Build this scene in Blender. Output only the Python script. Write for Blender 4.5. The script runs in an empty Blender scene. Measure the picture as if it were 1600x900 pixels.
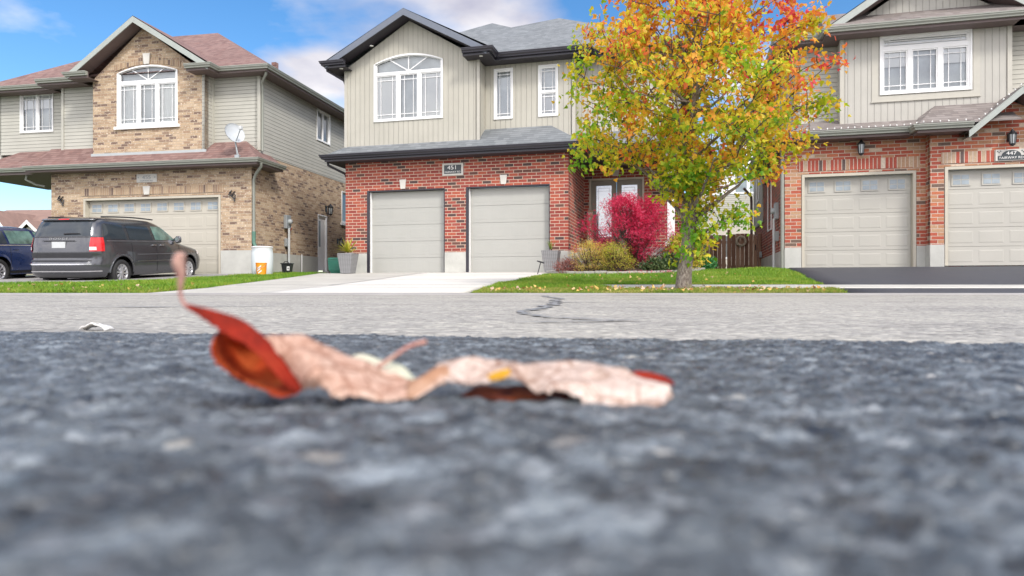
import bpy, math, random
import numpy as np
from mathutils import Vector, Matrix, noise
R = math.radians
random.seed(7); rng = np.random.default_rng(11)
scene = bpy.context.scene
COL = scene.collection

# ---------------------------------------------------------------- camera
cam_d = bpy.data.cameras.new("camera"); cam = bpy.data.objects.new("camera", cam_d); COL.objects.link(cam)
cam.location = (0, 0, 0.1); cam.rotation_euler = (R(90), 0, 0)
cam_d.sensor_width = 36; cam_d.lens = 24.0; cam_d.clip_start = 0.01; cam_d.clip_end = 2000
cam_d.dof.use_dof = True; cam_d.dof.focus_distance = 17.0; cam_d.dof.aperture_fstop = 8.8
scene.camera = cam

# ---------------------------------------------------------------- light
SUN_EL, SUN_AZ = 44.0, 148.0      # azimuth clockwise from +Y (behind the camera, to the right)
world = bpy.data.worlds.new("World"); scene.world = world; world.use_nodes = True
nt = world.node_tree; nt.nodes.clear()
def N(nt, t, **kw):
    n = nt.nodes.new(t)
    for k, v in kw.items(): setattr(n, k, v)
    return n
def L(nt, a, b): nt.links.new(a, b)
sky = N(nt, 'ShaderNodeTexSky', sky_type='NISHITA'); sky.sun_disc = False
sky.sun_elevation = R(SUN_EL); sky.sun_rotation = R(SUN_AZ); sky.dust_density = 0.6; sky.ozone_density = 2.5; sky.air_density = 1.0
hs = N(nt, 'ShaderNodeHueSaturation'); hs.inputs['Saturation'].default_value = 1.28; hs.inputs['Value'].default_value = 1.12
L(nt, sky.outputs[0], hs.inputs['Color'])
tc = N(nt, 'ShaderNodeTexCoord')
sep = N(nt, 'ShaderNodeSeparateXYZ'); L(nt, tc.outputs['Generated'], sep.inputs[0])
zc = N(nt, 'ShaderNodeMath', operation='MAXIMUM'); L(nt, sep.outputs['Z'], zc.inputs[0]); zc.inputs[1].default_value = 0.0
za = N(nt, 'ShaderNodeMath', operation='ADD'); L(nt, zc.outputs[0], za.inputs[0]); za.inputs[1].default_value = 0.22
dv = N(nt, 'ShaderNodeVectorMath', operation='DIVIDE'); L(nt, tc.outputs['Generated'], dv.inputs[0])
cb = N(nt, 'ShaderNodeCombineXYZ')
for i in range(3): L(nt, za.outputs[0], cb.inputs[i])
L(nt, cb.outputs[0], dv.inputs[1])
mp = N(nt, 'ShaderNodeMapping'); L(nt, dv.outputs[0], mp.inputs[0]); mp.inputs['Location'].default_value = (0.35, 0.55, 0.0); mp.inputs['Scale'].default_value = (1.0, 1.0, 1.0)
nz = N(nt, 'ShaderNodeTexNoise'); nz.inputs['Scale'].default_value = 1.5; nz.inputs['Detail'].default_value = 8; nz.inputs['Roughness'].default_value = 0.48; nz.inputs['Distortion'].default_value = 0.1
L(nt, mp.outputs[0], nz.inputs['Vector'])
cr = N(nt, 'ShaderNodeValToRGB'); cr.color_ramp.elements[0].position = 0.52; cr.color_ramp.elements[1].position = 0.64
sb = N(nt, 'ShaderNodeMath', operation='MULTIPLY_ADD'); L(nt, sep.outputs['Y'], sb.inputs[0]); sb.inputs[1].default_value = -0.22; sb.inputs[2].default_value = 0.155   # thicker unseen cloud behind the camera, added for neutral frontal light
sb2 = N(nt, 'ShaderNodeMath', operation='ADD'); L(nt, nz.outputs['Fac'], sb2.inputs[0]); L(nt, sb.outputs[0], sb2.inputs[1]); 
dt = N(nt, 'ShaderNodeVectorMath', operation='DOT_PRODUCT'); L(nt, tc.outputs['Generated'], dt.inputs[0]); dt.inputs[1].default_value = Vector((-.12, .90, .42)).normalized()
dm = N(nt, 'ShaderNodeMapRange'); dm.interpolation_type = 'SMOOTHSTEP'; dm.inputs['From Min'].default_value = .935; dm.inputs['From Max'].default_value = .995; dm.inputs['To Max'].default_value = .15; L(nt, dt.outputs['Value'], dm.inputs[0])   # one cloud bank over the middle house
sb3 = N(nt, 'ShaderNodeMath', operation='ADD'); L(nt, sb2.outputs[0], sb3.inputs[0]); L(nt, dm.outputs[0], sb3.inputs[1]); 
dt2 = N(nt, 'ShaderNodeVectorMath', operation='DOT_PRODUCT'); L(nt, tc.outputs['Generated'], dt2.inputs[0]); dt2.inputs[1].default_value = Vector((-.58, .90, .50)).normalized()
dm2 = N(nt, 'ShaderNodeMapRange'); dm2.interpolation_type = 'SMOOTHSTEP'; dm2.inputs['From Min'].default_value = .95; dm2.inputs['From Max'].default_value = .995; dm2.inputs['To Max'].default_value = .03; L(nt, dt2.outputs['Value'], dm2.inputs[0])
sb4 = N(nt, 'ShaderNodeMath', operation='ADD'); L(nt, sb3.outputs[0], sb4.inputs[0]); L(nt, dm2.outputs[0], sb4.inputs[1]); L(nt, sb4.outputs[0], cr.inputs[0])
nz2 = N(nt, 'ShaderNodeTexNoise'); nz2.inputs['Scale'].default_value = 2.6; nz2.inputs['Detail'].default_value = 5; L(nt, mp.outputs[0], nz2.inputs['Vector'])
cc = N(nt, 'ShaderNodeValToRGB'); cc.color_ramp.elements[0].color = (5.4, 5.4, 6.6, 1); cc.color_ramp.elements[1].color = (10.8, 10.5, 10.5, 1)
cc.color_ramp.elements[0].position = .35; cc.color_ramp.elements[1].position = .62
L(nt, nz2.outputs['Fac'], cc.inputs[0])
cb_ = N(nt, 'ShaderNodeMapRange'); cb_.inputs['From Min'].default_value = -.5; cb_.inputs['From Max'].default_value = .7; cb_.inputs['To Min'].default_value = 1.35; cb_.inputs['To Max'].default_value = .60; L(nt, sep.outputs['Y'], cb_.inputs[0])   # unseen clouds behind the camera, near the sun, brightened as added frontal fill
cs_ = N(nt, 'ShaderNodeVectorMath', operation='SCALE'); L(nt, cc.outputs[0], cs_.inputs[0]); L(nt, cb_.outputs[0], cs_.inputs['Scale'])
mx = N(nt, 'ShaderNodeMix', data_type='RGBA'); L(nt, cr.outputs[0], mx.inputs['Factor']); L(nt, hs.outputs[0], mx.inputs['A']); L(nt, cs_.outputs[0], mx.inputs['B'])
bg = N(nt, 'ShaderNodeBackground'); bg.inputs['Strength'].default_value = 0.12
L(nt, mx.outputs['Result'], bg.inputs['Color'])
wo = N(nt, 'ShaderNodeOutputWorld'); L(nt, bg.outputs[0], wo.inputs[0])

sun_d = bpy.data.lights.new("sun", 'SUN'); sun_o = bpy.data.objects.new("sun", sun_d); COL.objects.link(sun_o)
sun_d.energy = 2.0; sun_d.angle = R(11); sun_d.color = (1.0, 0.955, 0.89)
sd = Vector((math.sin(R(SUN_AZ)) * math.cos(R(SUN_EL)), math.cos(R(SUN_AZ)) * math.cos(R(SUN_EL)), math.sin(R(SUN_EL))))
sun_o.rotation_euler = sd.to_track_quat('Z', 'Y').to_euler()
vs = scene.view_settings; vs.view_transform = 'Standard'; vs.look = 'None'; vs.exposure = 0.58; vs.gamma = 1.0; vs.use_curve_mapping = False
scene.render.engine = 'CYCLES'
scene.cycles.max_bounces = 6; scene.cycles.transparent_max_bounces = 8; scene.cycles.caustics_reflective = False; scene.cycles.caustics_refractive = False
try: scene.cycles.use_denoising = True
except Exception: pass

# ---------------------------------------------------------------- mesh builder
class MB:
    def __init__(s, T=None):
        s.v = []; s.f = []; s.m = []; s.T = T; s.sm = []
    def P(s, p):
        p = Vector(p)
        return s.T(p) if s.T else p
    def poly(s, pts, m=0, smooth=False):
        i = len(s.v); s.v += [tuple(s.P(p)) for p in pts]; s.f.append(tuple(range(i, i + len(pts)))); s.m.append(m); s.sm.append(smooth)
    def mesh(s, verts, faces, m=0, smooth=False):
        i = len(s.v); s.v += [tuple(s.P(p)) for p in verts]
        for f in faces: s.f.append(tuple(i + k for k in f)); s.m.append(m); s.sm.append(smooth)
    def hexa(s, p, m=0):   # 8 points: bottom 4 ccw from above, top 4
        s.mesh(p, [(3, 2, 1, 0), (4, 5, 6, 7), (0, 1, 5, 4), (1, 2, 6, 5), (2, 3, 7, 6), (3, 0, 4, 7)], m)
    def box(s, x0, x1, y0, y1, z0, z1, m=0, b=0):
        if b:  # chamfered box
            def ring(z, d): return [(x0 + d, y0, z), (x1 - d, y0, z), (x1, y0 + d, z), (x1, y1 - d, z), (x1 - d, y1, z), (x0 + d, y1, z), (x0, y1 - d, z), (x0, y0 + d, z)]
            def inner(z, d): return [(x0 + d, y0 + b, z), (x1 - d, y0 + b, z), (x1 - b, y0 + d, z), (x1 - b, y1 - d, z), (x1 - d, y1 - b, z), (x0 + d, y1 - b, z), (x0 + b, y1 - d, z), (x0 + b, y0 + d, z)]
            rs = [inner(z0, b * 1.3), ring(z0 + b, b), ring(z1 - b, b), inner(z1, b * 1.3)]
            s.loft(rs, m, True, True); return
        s.hexa([(x0, y0, z0), (x1, y0, z0), (x1, y1, z0), (x0, y1, z0), (x0, y0, z1), (x1, y0, z1), (x1, y1, z1), (x0, y1, z1)], m)
    def loft(s, rings, m=0, cap0=False, cap1=False, smooth=False, closed=True):
        n = len(rings[0]); vs_ = [p for r in rings for p in r]; fs = []
        for a in range(len(rings) - 1):
            for k in range(n if closed else n - 1):
                k2 = (k + 1) % n
                fs.append((a * n + k, a * n + k2, (a + 1) * n + k2, (a + 1) * n + k))
        s.mesh(vs_, fs, m, smooth)
        if cap0: s.poly(list(reversed(rings[0])), m)
        if cap1: s.poly(rings[-1], m)
    def tube(s, pts, rad, n=8, m=0, caps=True, smooth=True):
        pts = [Vector(p) for p in pts]
        if not hasattr(rad, '__len__'): rad = [rad] * len(pts)
        rings = []; up = Vector((0, 0, 1))
        d0 = (pts[1] - pts[0]).normalized()
        a = d0.orthogonal().normalized()
        for i, p in enumerate(pts):
            if i == 0: d = pts[1] - pts[0]
            elif i == len(pts) - 1: d = pts[-1] - pts[-2]
            else: d = (pts[i + 1] - pts[i]).normalized() + (pts[i] - pts[i - 1]).normalized()
            if d.length < 1e-9: d = d0
            d.normalize(); a = (a - d * a.dot(d))
            if a.length < 1e-6: a = d.orthogonal()
            a.normalize(); b = d.cross(a)
            rings.append([p + (a * math.cos(2 * math.pi * k / n) + b * math.sin(2 * math.pi * k / n)) * rad[i] for k in range(n)])
        s.loft(rings, m, caps, caps, smooth)
    def lathe(s, prof, c=(0, 0, 0), n=20, m=0, axis='z', smooth=True, cap=False):
        rings = []
        for r, z in prof:
            ring = []
            for k in range(n):
                t = 2 * math.pi * k / n; a, b = r * math.cos(t), r * math.sin(t)
                if axis == 'z': q = (c[0] + a, c[1] + b, c[2] + z)
                elif axis == 'x': q = (c[0] + z, c[1] + a, c[2] + b)
                else: q = (c[0] + b, c[1] + z, c[2] + a)
                ring.append(q)
            rings.append(ring)
        s.loft(rings, m, cap, cap, smooth)
    def sweep(s, path, prof, m=0, caps=True):
        # path: (x, y, z) eave points; outward is to the right of travel; prof: (out, dz) closed ring
        n = len(path); rings = []
        for i in range(n):
            p = Vector(path[i])
            def nrm(a, b):
                d = Vector((b[0] - a[0], b[1] - a[1], 0)).normalized(); return Vector((d.y, -d.x, 0))
            if i == 0: o = nrm(path[0], path[1])
            elif i == n - 1: o = nrm(path[-2], path[-1])
            else:
                n1 = nrm(path[i - 1], path[i]); n2 = nrm(path[i], path[i + 1]); o = n1 + n2
                o = o / max(0.3, o.dot(n1))
            rings.append([p + o * a + Vector((0, 0, b)) for a, b in prof])
        s.loft(rings, m, caps, caps)
    def build(s, name, mats, parent=None, uv=True, weld=False):
        me = bpy.data.meshes.new(name); me.from_pydata(s.v, [], s.f)
        if not isinstance(mats, (list, tuple)): mats = [mats]
        for q in mats: me.materials.append(q)
        if len(mats) > 1: me.polygons.foreach_set('material_index', s.m)
        if any(s.sm): me.polygons.foreach_set('use_smooth', s.sm)
        if uv:
            ul = me.uv_layers.new(name='UVMap'); me.update()
            buf = np.empty(len(me.loops) * 2, 'f'); V = s.v
            k = 0
            for p in me.polygons:
                nn = p.normal
                if abs(nn.z) > .985: U = Vector((1, 0, 0)); W = Vector((0, 1, 0))
                else:
                    U = Vector((-nn.y, nn.x, 0)).normalized(); W = nn.cross(U)
                for vi in p.vertices:
                    q = V[vi]; buf[k] = U.x * q[0] + U.y * q[1]; buf[k + 1] = W.x * q[0] + W.y * q[1] + W.z * q[2]; k += 2
            ul.data.foreach_set('uv', buf)
        me.validate(); me.update()
        o = bpy.data.objects.new(name, me); COL.objects.link(o)
        if parent is not None: o.parent = parent
        return o

def npmesh(name, V, F, mats, parent=None, smooth=False, mi=None):
    me = bpy.data.meshes.new(name); V = np.asarray(V, 'f'); F = np.asarray(F, 'i'); nf, k = F.shape
    me.vertices.add(len(V)); me.vertices.foreach_set('co', V.ravel())
    me.loops.add(nf * k); me.loops.foreach_set('vertex_index', F.ravel())
    me.polygons.add(nf); me.polygons.foreach_set('loop_start', np.arange(0, nf * k, k, dtype='i')); me.polygons.foreach_set('loop_total', np.full(nf, k, 'i'))
    if not isinstance(mats, (list, tuple)): mats = [mats]
    for q in mats: me.materials.append(q)
    if mi is not None: me.polygons.foreach_set('material_index', np.asarray(mi, 'i'))
    me.update(calc_edges=True); me.validate()
    if smooth: me.polygons.foreach_set('use_smooth', np.ones(nf, bool))
    o = bpy.data.objects.new(name, me); COL.objects.link(o)
    if parent is not None: o.parent = parent
    return o

def tag(o, label=None, cat=None, group=None, kind=None):
    if label: o['label'] = label
    if cat: o['category'] = cat
    if group: o['group'] = group
    if kind: o['kind'] = kind
    return o
def thing(name, label, cat, loc=(0, 0, 0), rz=0, group=None):
    o = bpy.data.objects.new(name, None); COL.objects.link(o); o.location = loc; o.rotation_euler = (0, 0, rz); o.empty_display_size = .2
    return tag(o, label, cat, group)
def text_mesh(name, body, size, T, material, parent, ext=.004, sx=1.0, font=None, align='CENTER'):
    c = bpy.data.curves.new(name, 'FONT'); c.body = body; c.size = size; c.extrude = ext; c.align_x = align; c.align_y = 'CENTER'
    t = bpy.data.objects.new(name + '_tmp', c); COL.objects.link(t)
    bpy.context.view_layer.update()
    me = bpy.data.meshes.new_from_object(t); bpy.data.objects.remove(t)
    for v in me.vertices:
        v.co = T(Vector((v.co.x * sx, v.co.y, v.co.z)))
    me.materials.clear(); me.materials.append(material); me.name = name
    o = bpy.data.objects.new(name, me); COL.objects.link(o); o.parent = parent
    return o

# ---------------------------------------------------------------- materials
def new_mat(name):
    m = bpy.data.materials.new(name); m.use_nodes = True; t = m.node_tree
    return m, t, t.nodes['Principled BSDF']
def ramp(t, fac, stops, const=False):
    r = N(t, 'ShaderNodeValToRGB'); e = r.color_ramp.elements
    while len(e) < len(stops): e.new(0.5)
    for i, (p, c) in enumerate(stops): e[i].position = p; e[i].color = (*c, 1)
    if const: r.color_ramp.interpolation = 'CONSTANT'
    L(t, fac, r.inputs[0]); return r
def mixc(t, fac, a, b, mode='MIX'):
    m = N(t, 'ShaderNodeMix', data_type='RGBA', blend_type=mode)
    if isinstance(fac, (int, float)): m.inputs['Factor'].default_value = fac
    else: L(t, fac, m.inputs['Factor'])
    for k, c in (('A', a), ('B', b)):
        if isinstance(c, tuple): m.inputs[k].default_value = (*c, 1)
        else: L(t, c, m.inputs[k])
    return m
def mth(t, op, a, b=None, clamp=False):
    m = N(t, 'ShaderNodeMath', operation=op, use_clamp=clamp)
    for i, x in enumerate((a, b)):
        if x is None: continue
        if isinstance(x, (int, float)): m.inputs[i].default_value = x
        else: L(t, x, m.inputs[i])
    return m.outputs[0]
def noise_n(t, vec, scale, detail=4, rough=.55):
    n = N(t, 'ShaderNodeTexNoise'); n.inputs['Scale'].default_value = scale; n.inputs['Detail'].default_value = detail; n.inputs['Roughness'].default_value = rough
    if vec is not None: L(t, vec, n.inputs['Vector'])
    return n
def bump(t, h, dist, strength=1.0, prev=None):
    b = N(t, 'ShaderNodeBump'); b.inputs['Strength'].default_value = strength; b.inputs['Distance'].default_value = dist
    L(t, h, b.inputs['Height'])
    if prev is not None: L(t, prev, b.inputs['Normal'])
    return b
def plain(name, col, rough=.5, var=.12, scale=6.0, metal=0, bmp=0, bscale=60, spec=None, coat=0, obj=True):
    m, t, p = new_mat(name); tcn = N(t, 'ShaderNodeTexCoord'); vec = tcn.outputs['Object']
    n = noise_n(t, vec, scale, 5, .6)
    a = tuple(c * (1 - var) for c in col); b = tuple(min(1, c * (1 + var)) for c in col)
    r = ramp(t, n.outputs['Fac'], [(.3, a), (.7, b)]); L(t, r.outputs[0], p.inputs['Base Color'])
    rr = N(t, 'ShaderNodeMapRange'); rr.inputs['To Min'].default_value = max(.02, rough * .85); rr.inputs['To Max'].default_value = min(1, rough * 1.15); L(t, n.outputs['Fac'], rr.inputs[0]); L(t, rr.outputs[0], p.inputs['Roughness'])
    p.inputs['Metallic'].default_value = metal
    if coat: p.inputs['Coat Weight'].default_value = coat; p.inputs['Coat Roughness'].default_value = .04
    if bmp:
        n2 = noise_n(t, vec, bscale, 4, .6); b_ = bump(t, n2.outputs['Fac'], bmp); L(t, b_.outputs[0], p.inputs['Normal'])
    return m
def uvn(t):
    u = N(t, 'ShaderNodeUVMap'); u.uv_map = 'UVMap'; return u.outputs[0]
def swapuv(t, v):
    s = N(t, 'ShaderNodeSeparateXYZ'); L(t, v, s.inputs[0]); c = N(t, 'ShaderNodeCombineXYZ'); L(t, s.outputs[1], c.inputs[0]); L(t, s.outputs[0], c.inputs[1]); return c.outputs[0]
def brick(name, stops, mortar, w=.262, h=.0905, ms=.0085, soldier=False, speck=None, shift=(0, 0)):
    m, t, p = new_mat(name); v = uvn(t)
    if soldier: v = swapuv(t, v)
    mpn = N(t, 'ShaderNodeMapping'); L(t, v, mpn.inputs[0]); mpn.inputs['Location'].default_value = (shift[0], shift[1], 0)
    b = N(t, 'ShaderNodeTexBrick'); L(t, mpn.outputs[0], b.inputs['Vector'])
    b.inputs['Color1'].default_value = (0, 0, 0, 1); b.inputs['Color2'].default_value = (1, 1, 1, 1); b.inputs['Mortar'].default_value = (.5, .5, .5, 1)
    b.inputs['Scale'].default_value = 1; b.inputs['Mortar Size'].default_value = ms; b.inputs['Mortar Smooth'].default_value = .15
    b.inputs['Brick Width'].default_value = w; b.inputs['Row Height'].default_value = h; b.inputs['Bias'].default_value = 0
    if soldier: b.offset = 0; mpn.inputs['Location'].default_value = (-.09, 0, 0)
    r = ramp(t, b.outputs['Color'], stops, True)
    n = noise_n(t, mpn.outputs[0], 22, 5, .7)
    rr = ramp(t, n.outputs['Fac'], [(.3, (.72, .72, .72)), (.7, (1.25, 1.25, 1.25))])
    c = mixc(t, .75, r.outputs[0], rr.outputs[0], 'MULTIPLY').outputs['Result']
    if speck:
        n3 = noise_n(t, mpn.outputs[0], 17, 2, .5); f3 = ramp(t, n3.outputs['Fac'], [(.60, (0, 0, 0)), (.68, (1, 1, 1))])
        c = mixc(t, f3.outputs[0], c, speck).outputs['Result']
    nm = noise_n(t, mpn.outputs[0], 3, 3); mr = ramp(t, nm.outputs['Fac'], [(.3, tuple(x * .85 for x in mortar)), (.7, mortar)])
    c2 = mixc(t, b.outputs['Fac'], c, mr.outputs[0]); L(t, c2.outputs['Result'], p.inputs['Base Color'])
    p.inputs['Roughness'].default_value = .85
    hgt = mth(t, 'SUBTRACT', 1.0, b.outputs['Fac']); h2 = mth(t, 'ADD', hgt, mth(t, 'MULTIPLY', n.outputs['Fac'], .35))
    bb = bump(t, h2, .006); L(t, bb.outputs[0], p.inputs['Normal'])
    return m
def siding(name, col, pitch=.118, vertical=False):
    m, t, p = new_mat(name); v = uvn(t); s = N(t, 'ShaderNodeSeparateXYZ'); L(t, v, s.inputs[0])
    a = s.outputs[0] if vertical else s.outputs[1]
    fr = mth(t, 'FRACT', mth(t, 'DIVIDE', a, pitch))
    n = noise_n(t, v, 1.3, 4); cr_ = ramp(t, n.outputs['Fac'], [(.3, tuple(x * .93 for x in col)), (.7, tuple(x * 1.05 for x in col))])
    seam = tuple(x * (.74 if vertical else .55) for x in col)  # shade under laps and in grooves, painted as a darker seam
    if vertical:
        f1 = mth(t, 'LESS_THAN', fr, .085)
        hgt = ramp(t, fr, [(0, (0, 0, 0)), (.05, (0, 0, 0)), (.10, (1, 1, 1)), (.55, (1, 1, 1)), (.6, (.75, .75, .75)), (.95, (.75, .75, .75)), (1, (0, 0, 0))]).outputs[0]
        d = .008
    else:
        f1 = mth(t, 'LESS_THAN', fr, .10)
        hgt = ramp(t, fr, [(0, (0, 0, 0)), (.09, (0, 0, 0)), (.12, (1, 1, 1)), (.55, (.55, .55, .55)), (1, (.3, .3, .3))]).outputs[0]; d = .014
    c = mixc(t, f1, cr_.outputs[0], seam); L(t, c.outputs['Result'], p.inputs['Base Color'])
    p.inputs['Roughness'].default_value = .55
    b = bump(t, hgt, d); L(t, b.outputs[0], p.inputs['Normal'])
    return m
def shingle(name, stops):
    m, t, p = new_mat(name); v = uvn(t)
    b = N(t, 'ShaderNodeTexBrick'); L(t, v, b.inputs['Vector']); b.offset = .37; b.offset_frequency = 3
    b.inputs['Color1'].default_value = (0, 0, 0, 1); b.inputs['Color2'].default_value = (1, 1, 1, 1); b.inputs['Mortar'].default_value = (.5, .5, .5, 1)
    b.inputs['Scale'].default_value = 1; b.inputs['Mortar Size'].default_value = .004; b.inputs['Mortar Smooth'].default_value = .1
    b.inputs['Brick Width'].default_value = .17; b.inputs['Row Height'].default_value = .145
    r = ramp(t, b.outputs['Color'], stops)
    n = noise_n(t, v, 90, 4, .7); rr = ramp(t, n.outputs['Fac'], [(.3, (.8, .8, .8)), (.7, (1.2, 1.2, 1.2))])
    c = mixc(t, .6, r.outputs[0], rr.outputs[0], 'MULTIPLY').outputs['Result']
    n4 = noise_n(t, v, .9, 4); r4 = ramp(t, n4.outputs['Fac'], [(.3, (.88, .88, .88)), (.7, (1.1, 1.1, 1.1))])
    c = mixc(t, 1.0, c, r4.outputs[0], 'MULTIPLY').outputs['Result']
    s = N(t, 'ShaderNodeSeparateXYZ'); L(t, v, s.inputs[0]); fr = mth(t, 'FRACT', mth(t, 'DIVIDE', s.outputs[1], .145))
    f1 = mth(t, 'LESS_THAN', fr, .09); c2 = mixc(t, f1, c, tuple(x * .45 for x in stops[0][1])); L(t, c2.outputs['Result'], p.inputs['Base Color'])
    p.inputs['Roughness'].default_value = .9
    h = mth(t, 'ADD', mth(t, 'MULTIPLY', mth(t, 'SUBTRACT', 1.0, fr), 1.0), mth(t, 'MULTIPLY', b.outputs['Color'], .4))
    bb = bump(t, h, .012); L(t, bb.outputs[0], p.inputs['Normal'])
    return m
def foliage(name, stops, scale=1.2, rough=.55, trans=.35, pos=None, mixf=.5, nc=1.0):
    """per-leaf random colour mixed with a slow clump colour; stops are the leaf's own colours"""
    m, t, p = new_mat(name); g = N(t, 'ShaderNodeNewGeometry'); tcn = N(t, 'ShaderNodeTexCoord')
    n = noise_n(t, tcn.outputs['Object'], scale, 3, .5)
    f = mth(t, 'ADD', mth(t, 'MULTIPLY', g.outputs['Random Per Island'], mixf), mth(t, 'MULTIPLY', mth(t, 'ADD', mth(t, 'MULTIPLY', mth(t, 'SUBTRACT', n.outputs['Fac'], .5), nc), .5), 1 - mixf * .6))
    if pos:  # pos = (axis index, lo, hi, weight): colour turns with place in the crown
        s = N(t, 'ShaderNodeSeparateXYZ'); L(t, tcn.outputs['Object'], s.inputs[0])
        for ax, lo, hi, w in pos:
            mr = N(t, 'ShaderNodeMapRange'); mr.inputs['From Min'].default_value = lo; mr.inputs['From Max'].default_value = hi; L(t, s.outputs[ax], mr.inputs[0])
            f = mth(t, 'ADD', f, mth(t, 'MULTIPLY', mth(t, 'SUBTRACT', mr.outputs[0], .5), w))
    r = ramp(t, f, stops); L(t, r.outputs[0], p.inputs['Base Color']); p.inputs['Roughness'].default_value = rough
    if trans:
        tr = N(t, 'ShaderNodeBsdfTranslucent'); L(t, r.outputs[0], tr.inputs[0]); ms_ = N(t, 'ShaderNodeMixShader'); ms_.inputs[0].default_value = trans
        out = t.nodes['Material Output']; L(t, p.outputs[0], ms_.inputs[1]); L(t, tr.outputs[0], ms_.inputs[2]); L(t, ms_.outputs[0], out.inputs[0])
    return m
def glass_mat(name, tint=(.97, .99, .99), refl=.08, rough=.03):
    m, t, p = new_mat(name); t.nodes.remove(p); out = t.nodes['Material Output']
    tr = N(t, 'ShaderNodeBsdfTransparent'); tr.inputs[0].default_value = (*tint, 1)
    gl = N(t, 'ShaderNodeBsdfGlossy'); gl.inputs['Roughness'].default_value = rough; gl.inputs[0].default_value = (.95, .98, 1, 1)
    fr = N(t, 'ShaderNodeFresnel'); fr.inputs[0].default_value = 1.5
    f = mth(t, 'ADD', fr.outputs[0], refl, True)
    ms_ = N(t, 'ShaderNodeMixShader'); L(t, f, ms_.inputs[0]); L(t, tr.outputs[0], ms_.inputs[1]); L(t, gl.outputs[0], ms_.inputs[2]); L(t, ms_.outputs[0], out.inputs[0])
    tcn = N(t, 'ShaderNodeTexCoord'); n = noise_n(t, tcn.outputs['Object'], 1.6, 2); b = bump(t, n.outputs['Fac'], .004); L(t, b.outputs[0], gl.inputs['Normal'])
    return m

M = {}
M['brick_red'] = brick('red_brick', [(0, (.34, .070, .048)), (.22, (.27, .052, .040)), (.45, (.40, .095, .056)), (.66, (.31, .072, .052)), (.80, (.085, .052, .048)), (.93, (.14, .062, .048))], (.60, .45, .35), ms=.0095, shift=(.03, .02))
M['brick_tan'] = brick('tan_brick', [(0, (.47, .34, .22)), (.2, (.40, .28, .18)), (.42, (.53, .40, .27)), (.62, (.36, .24, .155)), (.78, (.19, .125, .095)), (.90, (.29, .20, .14))], (.55, .45, .34), w=.25, h=.083, ms=.007, speck=(.70, .60, .48))
M['brick_tan_soldier'] = brick('tan_brick_upright', [(0, (.47, .34, .22)), (.3, (.40, .28, .18)), (.62, (.36, .24, .155)), (.80, (.17, .115, .09)), (.90, (.29, .20, .14))], (.55, .45, .34), w=.25, h=.083, ms=.007, soldier=True)
M['brick_mix'] = brick('mixed_brick', [(0, (.42, .095, .055)), (.26, (.44, .22, .12)), (.40, (.36, .080, .05)), (.55, (.50, .16, .08)), (.70, (.46, .28, .17)), (.82, (.16, .105, .08)), (.93, (.62, .48, .36))], (.62, .50, .40), w=.285, h=.0905, ms=.009)
M['brick_mix_soldier'] = brick('mixed_brick_upright', [(0, (.42, .10, .065)), (.2, (.44, .27, .17)), (.4, (.40, .085, .055)), (.68, (.50, .36, .25)), (.84, (.13, .09, .08)), (.93, (.66, .55, .43))], (.66, .56, .46), w=.30, h=.0905, ms=.009, soldier=True)
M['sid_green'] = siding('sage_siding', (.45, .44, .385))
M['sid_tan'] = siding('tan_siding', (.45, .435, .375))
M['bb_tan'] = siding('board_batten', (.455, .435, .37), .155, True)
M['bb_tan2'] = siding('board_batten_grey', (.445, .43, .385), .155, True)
M['shing_mauve'] = shingle('mauve_shingle', [(0, (.17, .095, .085)), (.35, (.215, .13, .113)), (.65, (.26, .165, .145)), (1, (.215, .118, .10))])
M['shing_grey'] = shingle('grey_shingle', [(0, (.155, .17, .18)), (.5, (.185, .20, .21)), (1, (.225, .24, .25))])
M['shing_brown'] = shingle('brown_shingle', [(0, (.18, .155, .145)), (.35, (.22, .19, .175)), (.65, (.27, .24, .225)), (1, (.22, .185, .17))])
M['trim_black'] = plain('black_trim', (.028, .026, .036), .35, .1)
M['fascia_slate'] = plain('slate_fascia', (.14, .16, .20), .4, .06)
M['trim_sage'] = plain('sage_trim', (.30, .31, .27), .4, .06)
M['trim_sage_light'] = plain('sage_fascia', (.36, .39, .36), .45, .06)
M['soffit_brown'] = plain('brown_soffit', (.16, .12, .115), .6, .08)
M['soffit_black'] = plain('black_soffit', (.035, .03, .038), .6, .08)
M['post_tan'] = plain('corner_post', (.47, .45, .39), .5, .04)
M['post_sage'] = plain('corner_post_sage', (.46, .45, .39), .5, .04)
M['flash'] = plain('flashing_metal', (.42, .45, .45), .4, .05, metal=.2)
M['white'] = plain('white_vinyl', (.84, .84, .83), .4, .03)
M['found'] = plain('foundation_concrete', (.50, .50, .46), .9, .12, 2.0, bmp=.004, bscale=25)
M['stone'] = plain('cast_stone', (.62, .60, .55), .8, .06, bmp=.002)
M['gar_sage'] = plain('garage_paint_sage', (.40, .40, .37), .5, .03, 1.5)
M['gar_tan'] = plain('garage_paint_tan', (.50, .47, .395), .5, .03, 1.5)
M['gar_grey'] = plain('garage_paint_grey', (.46, .445, .395), .5, .03, 1.5)
M['frame_tan'] = plain('tan_frame', (.52, .48, .39), .5, .04)
M['door_taupe'] = plain('taupe_door', (.23, .215, .17), .45, .05)
M['glass'] = glass_mat('window_glass')
M['glass_door'] = glass_mat('door_glass', (.8, .85, .85), .3, .08)
M['curtain'] = plain('sheer_curtain', (.88, .90, .87), .9, .05, 3)
M['blind'] = plain('white_blind', (.90, .90, .89), .8, .02, 3)
M['grey_room'] = plain('dim_room', (.16, .17, .19), .9, .15, 1)
M['black'] = plain('black_plastic', (.02, .02, .024), .4, .1)
M['rubber'] = plain('tyre_rubber', (.025, .025, .026), .75, .15)
M['dark'] = plain('underside_black', (.012, .012, .013), .8, .1)
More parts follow.
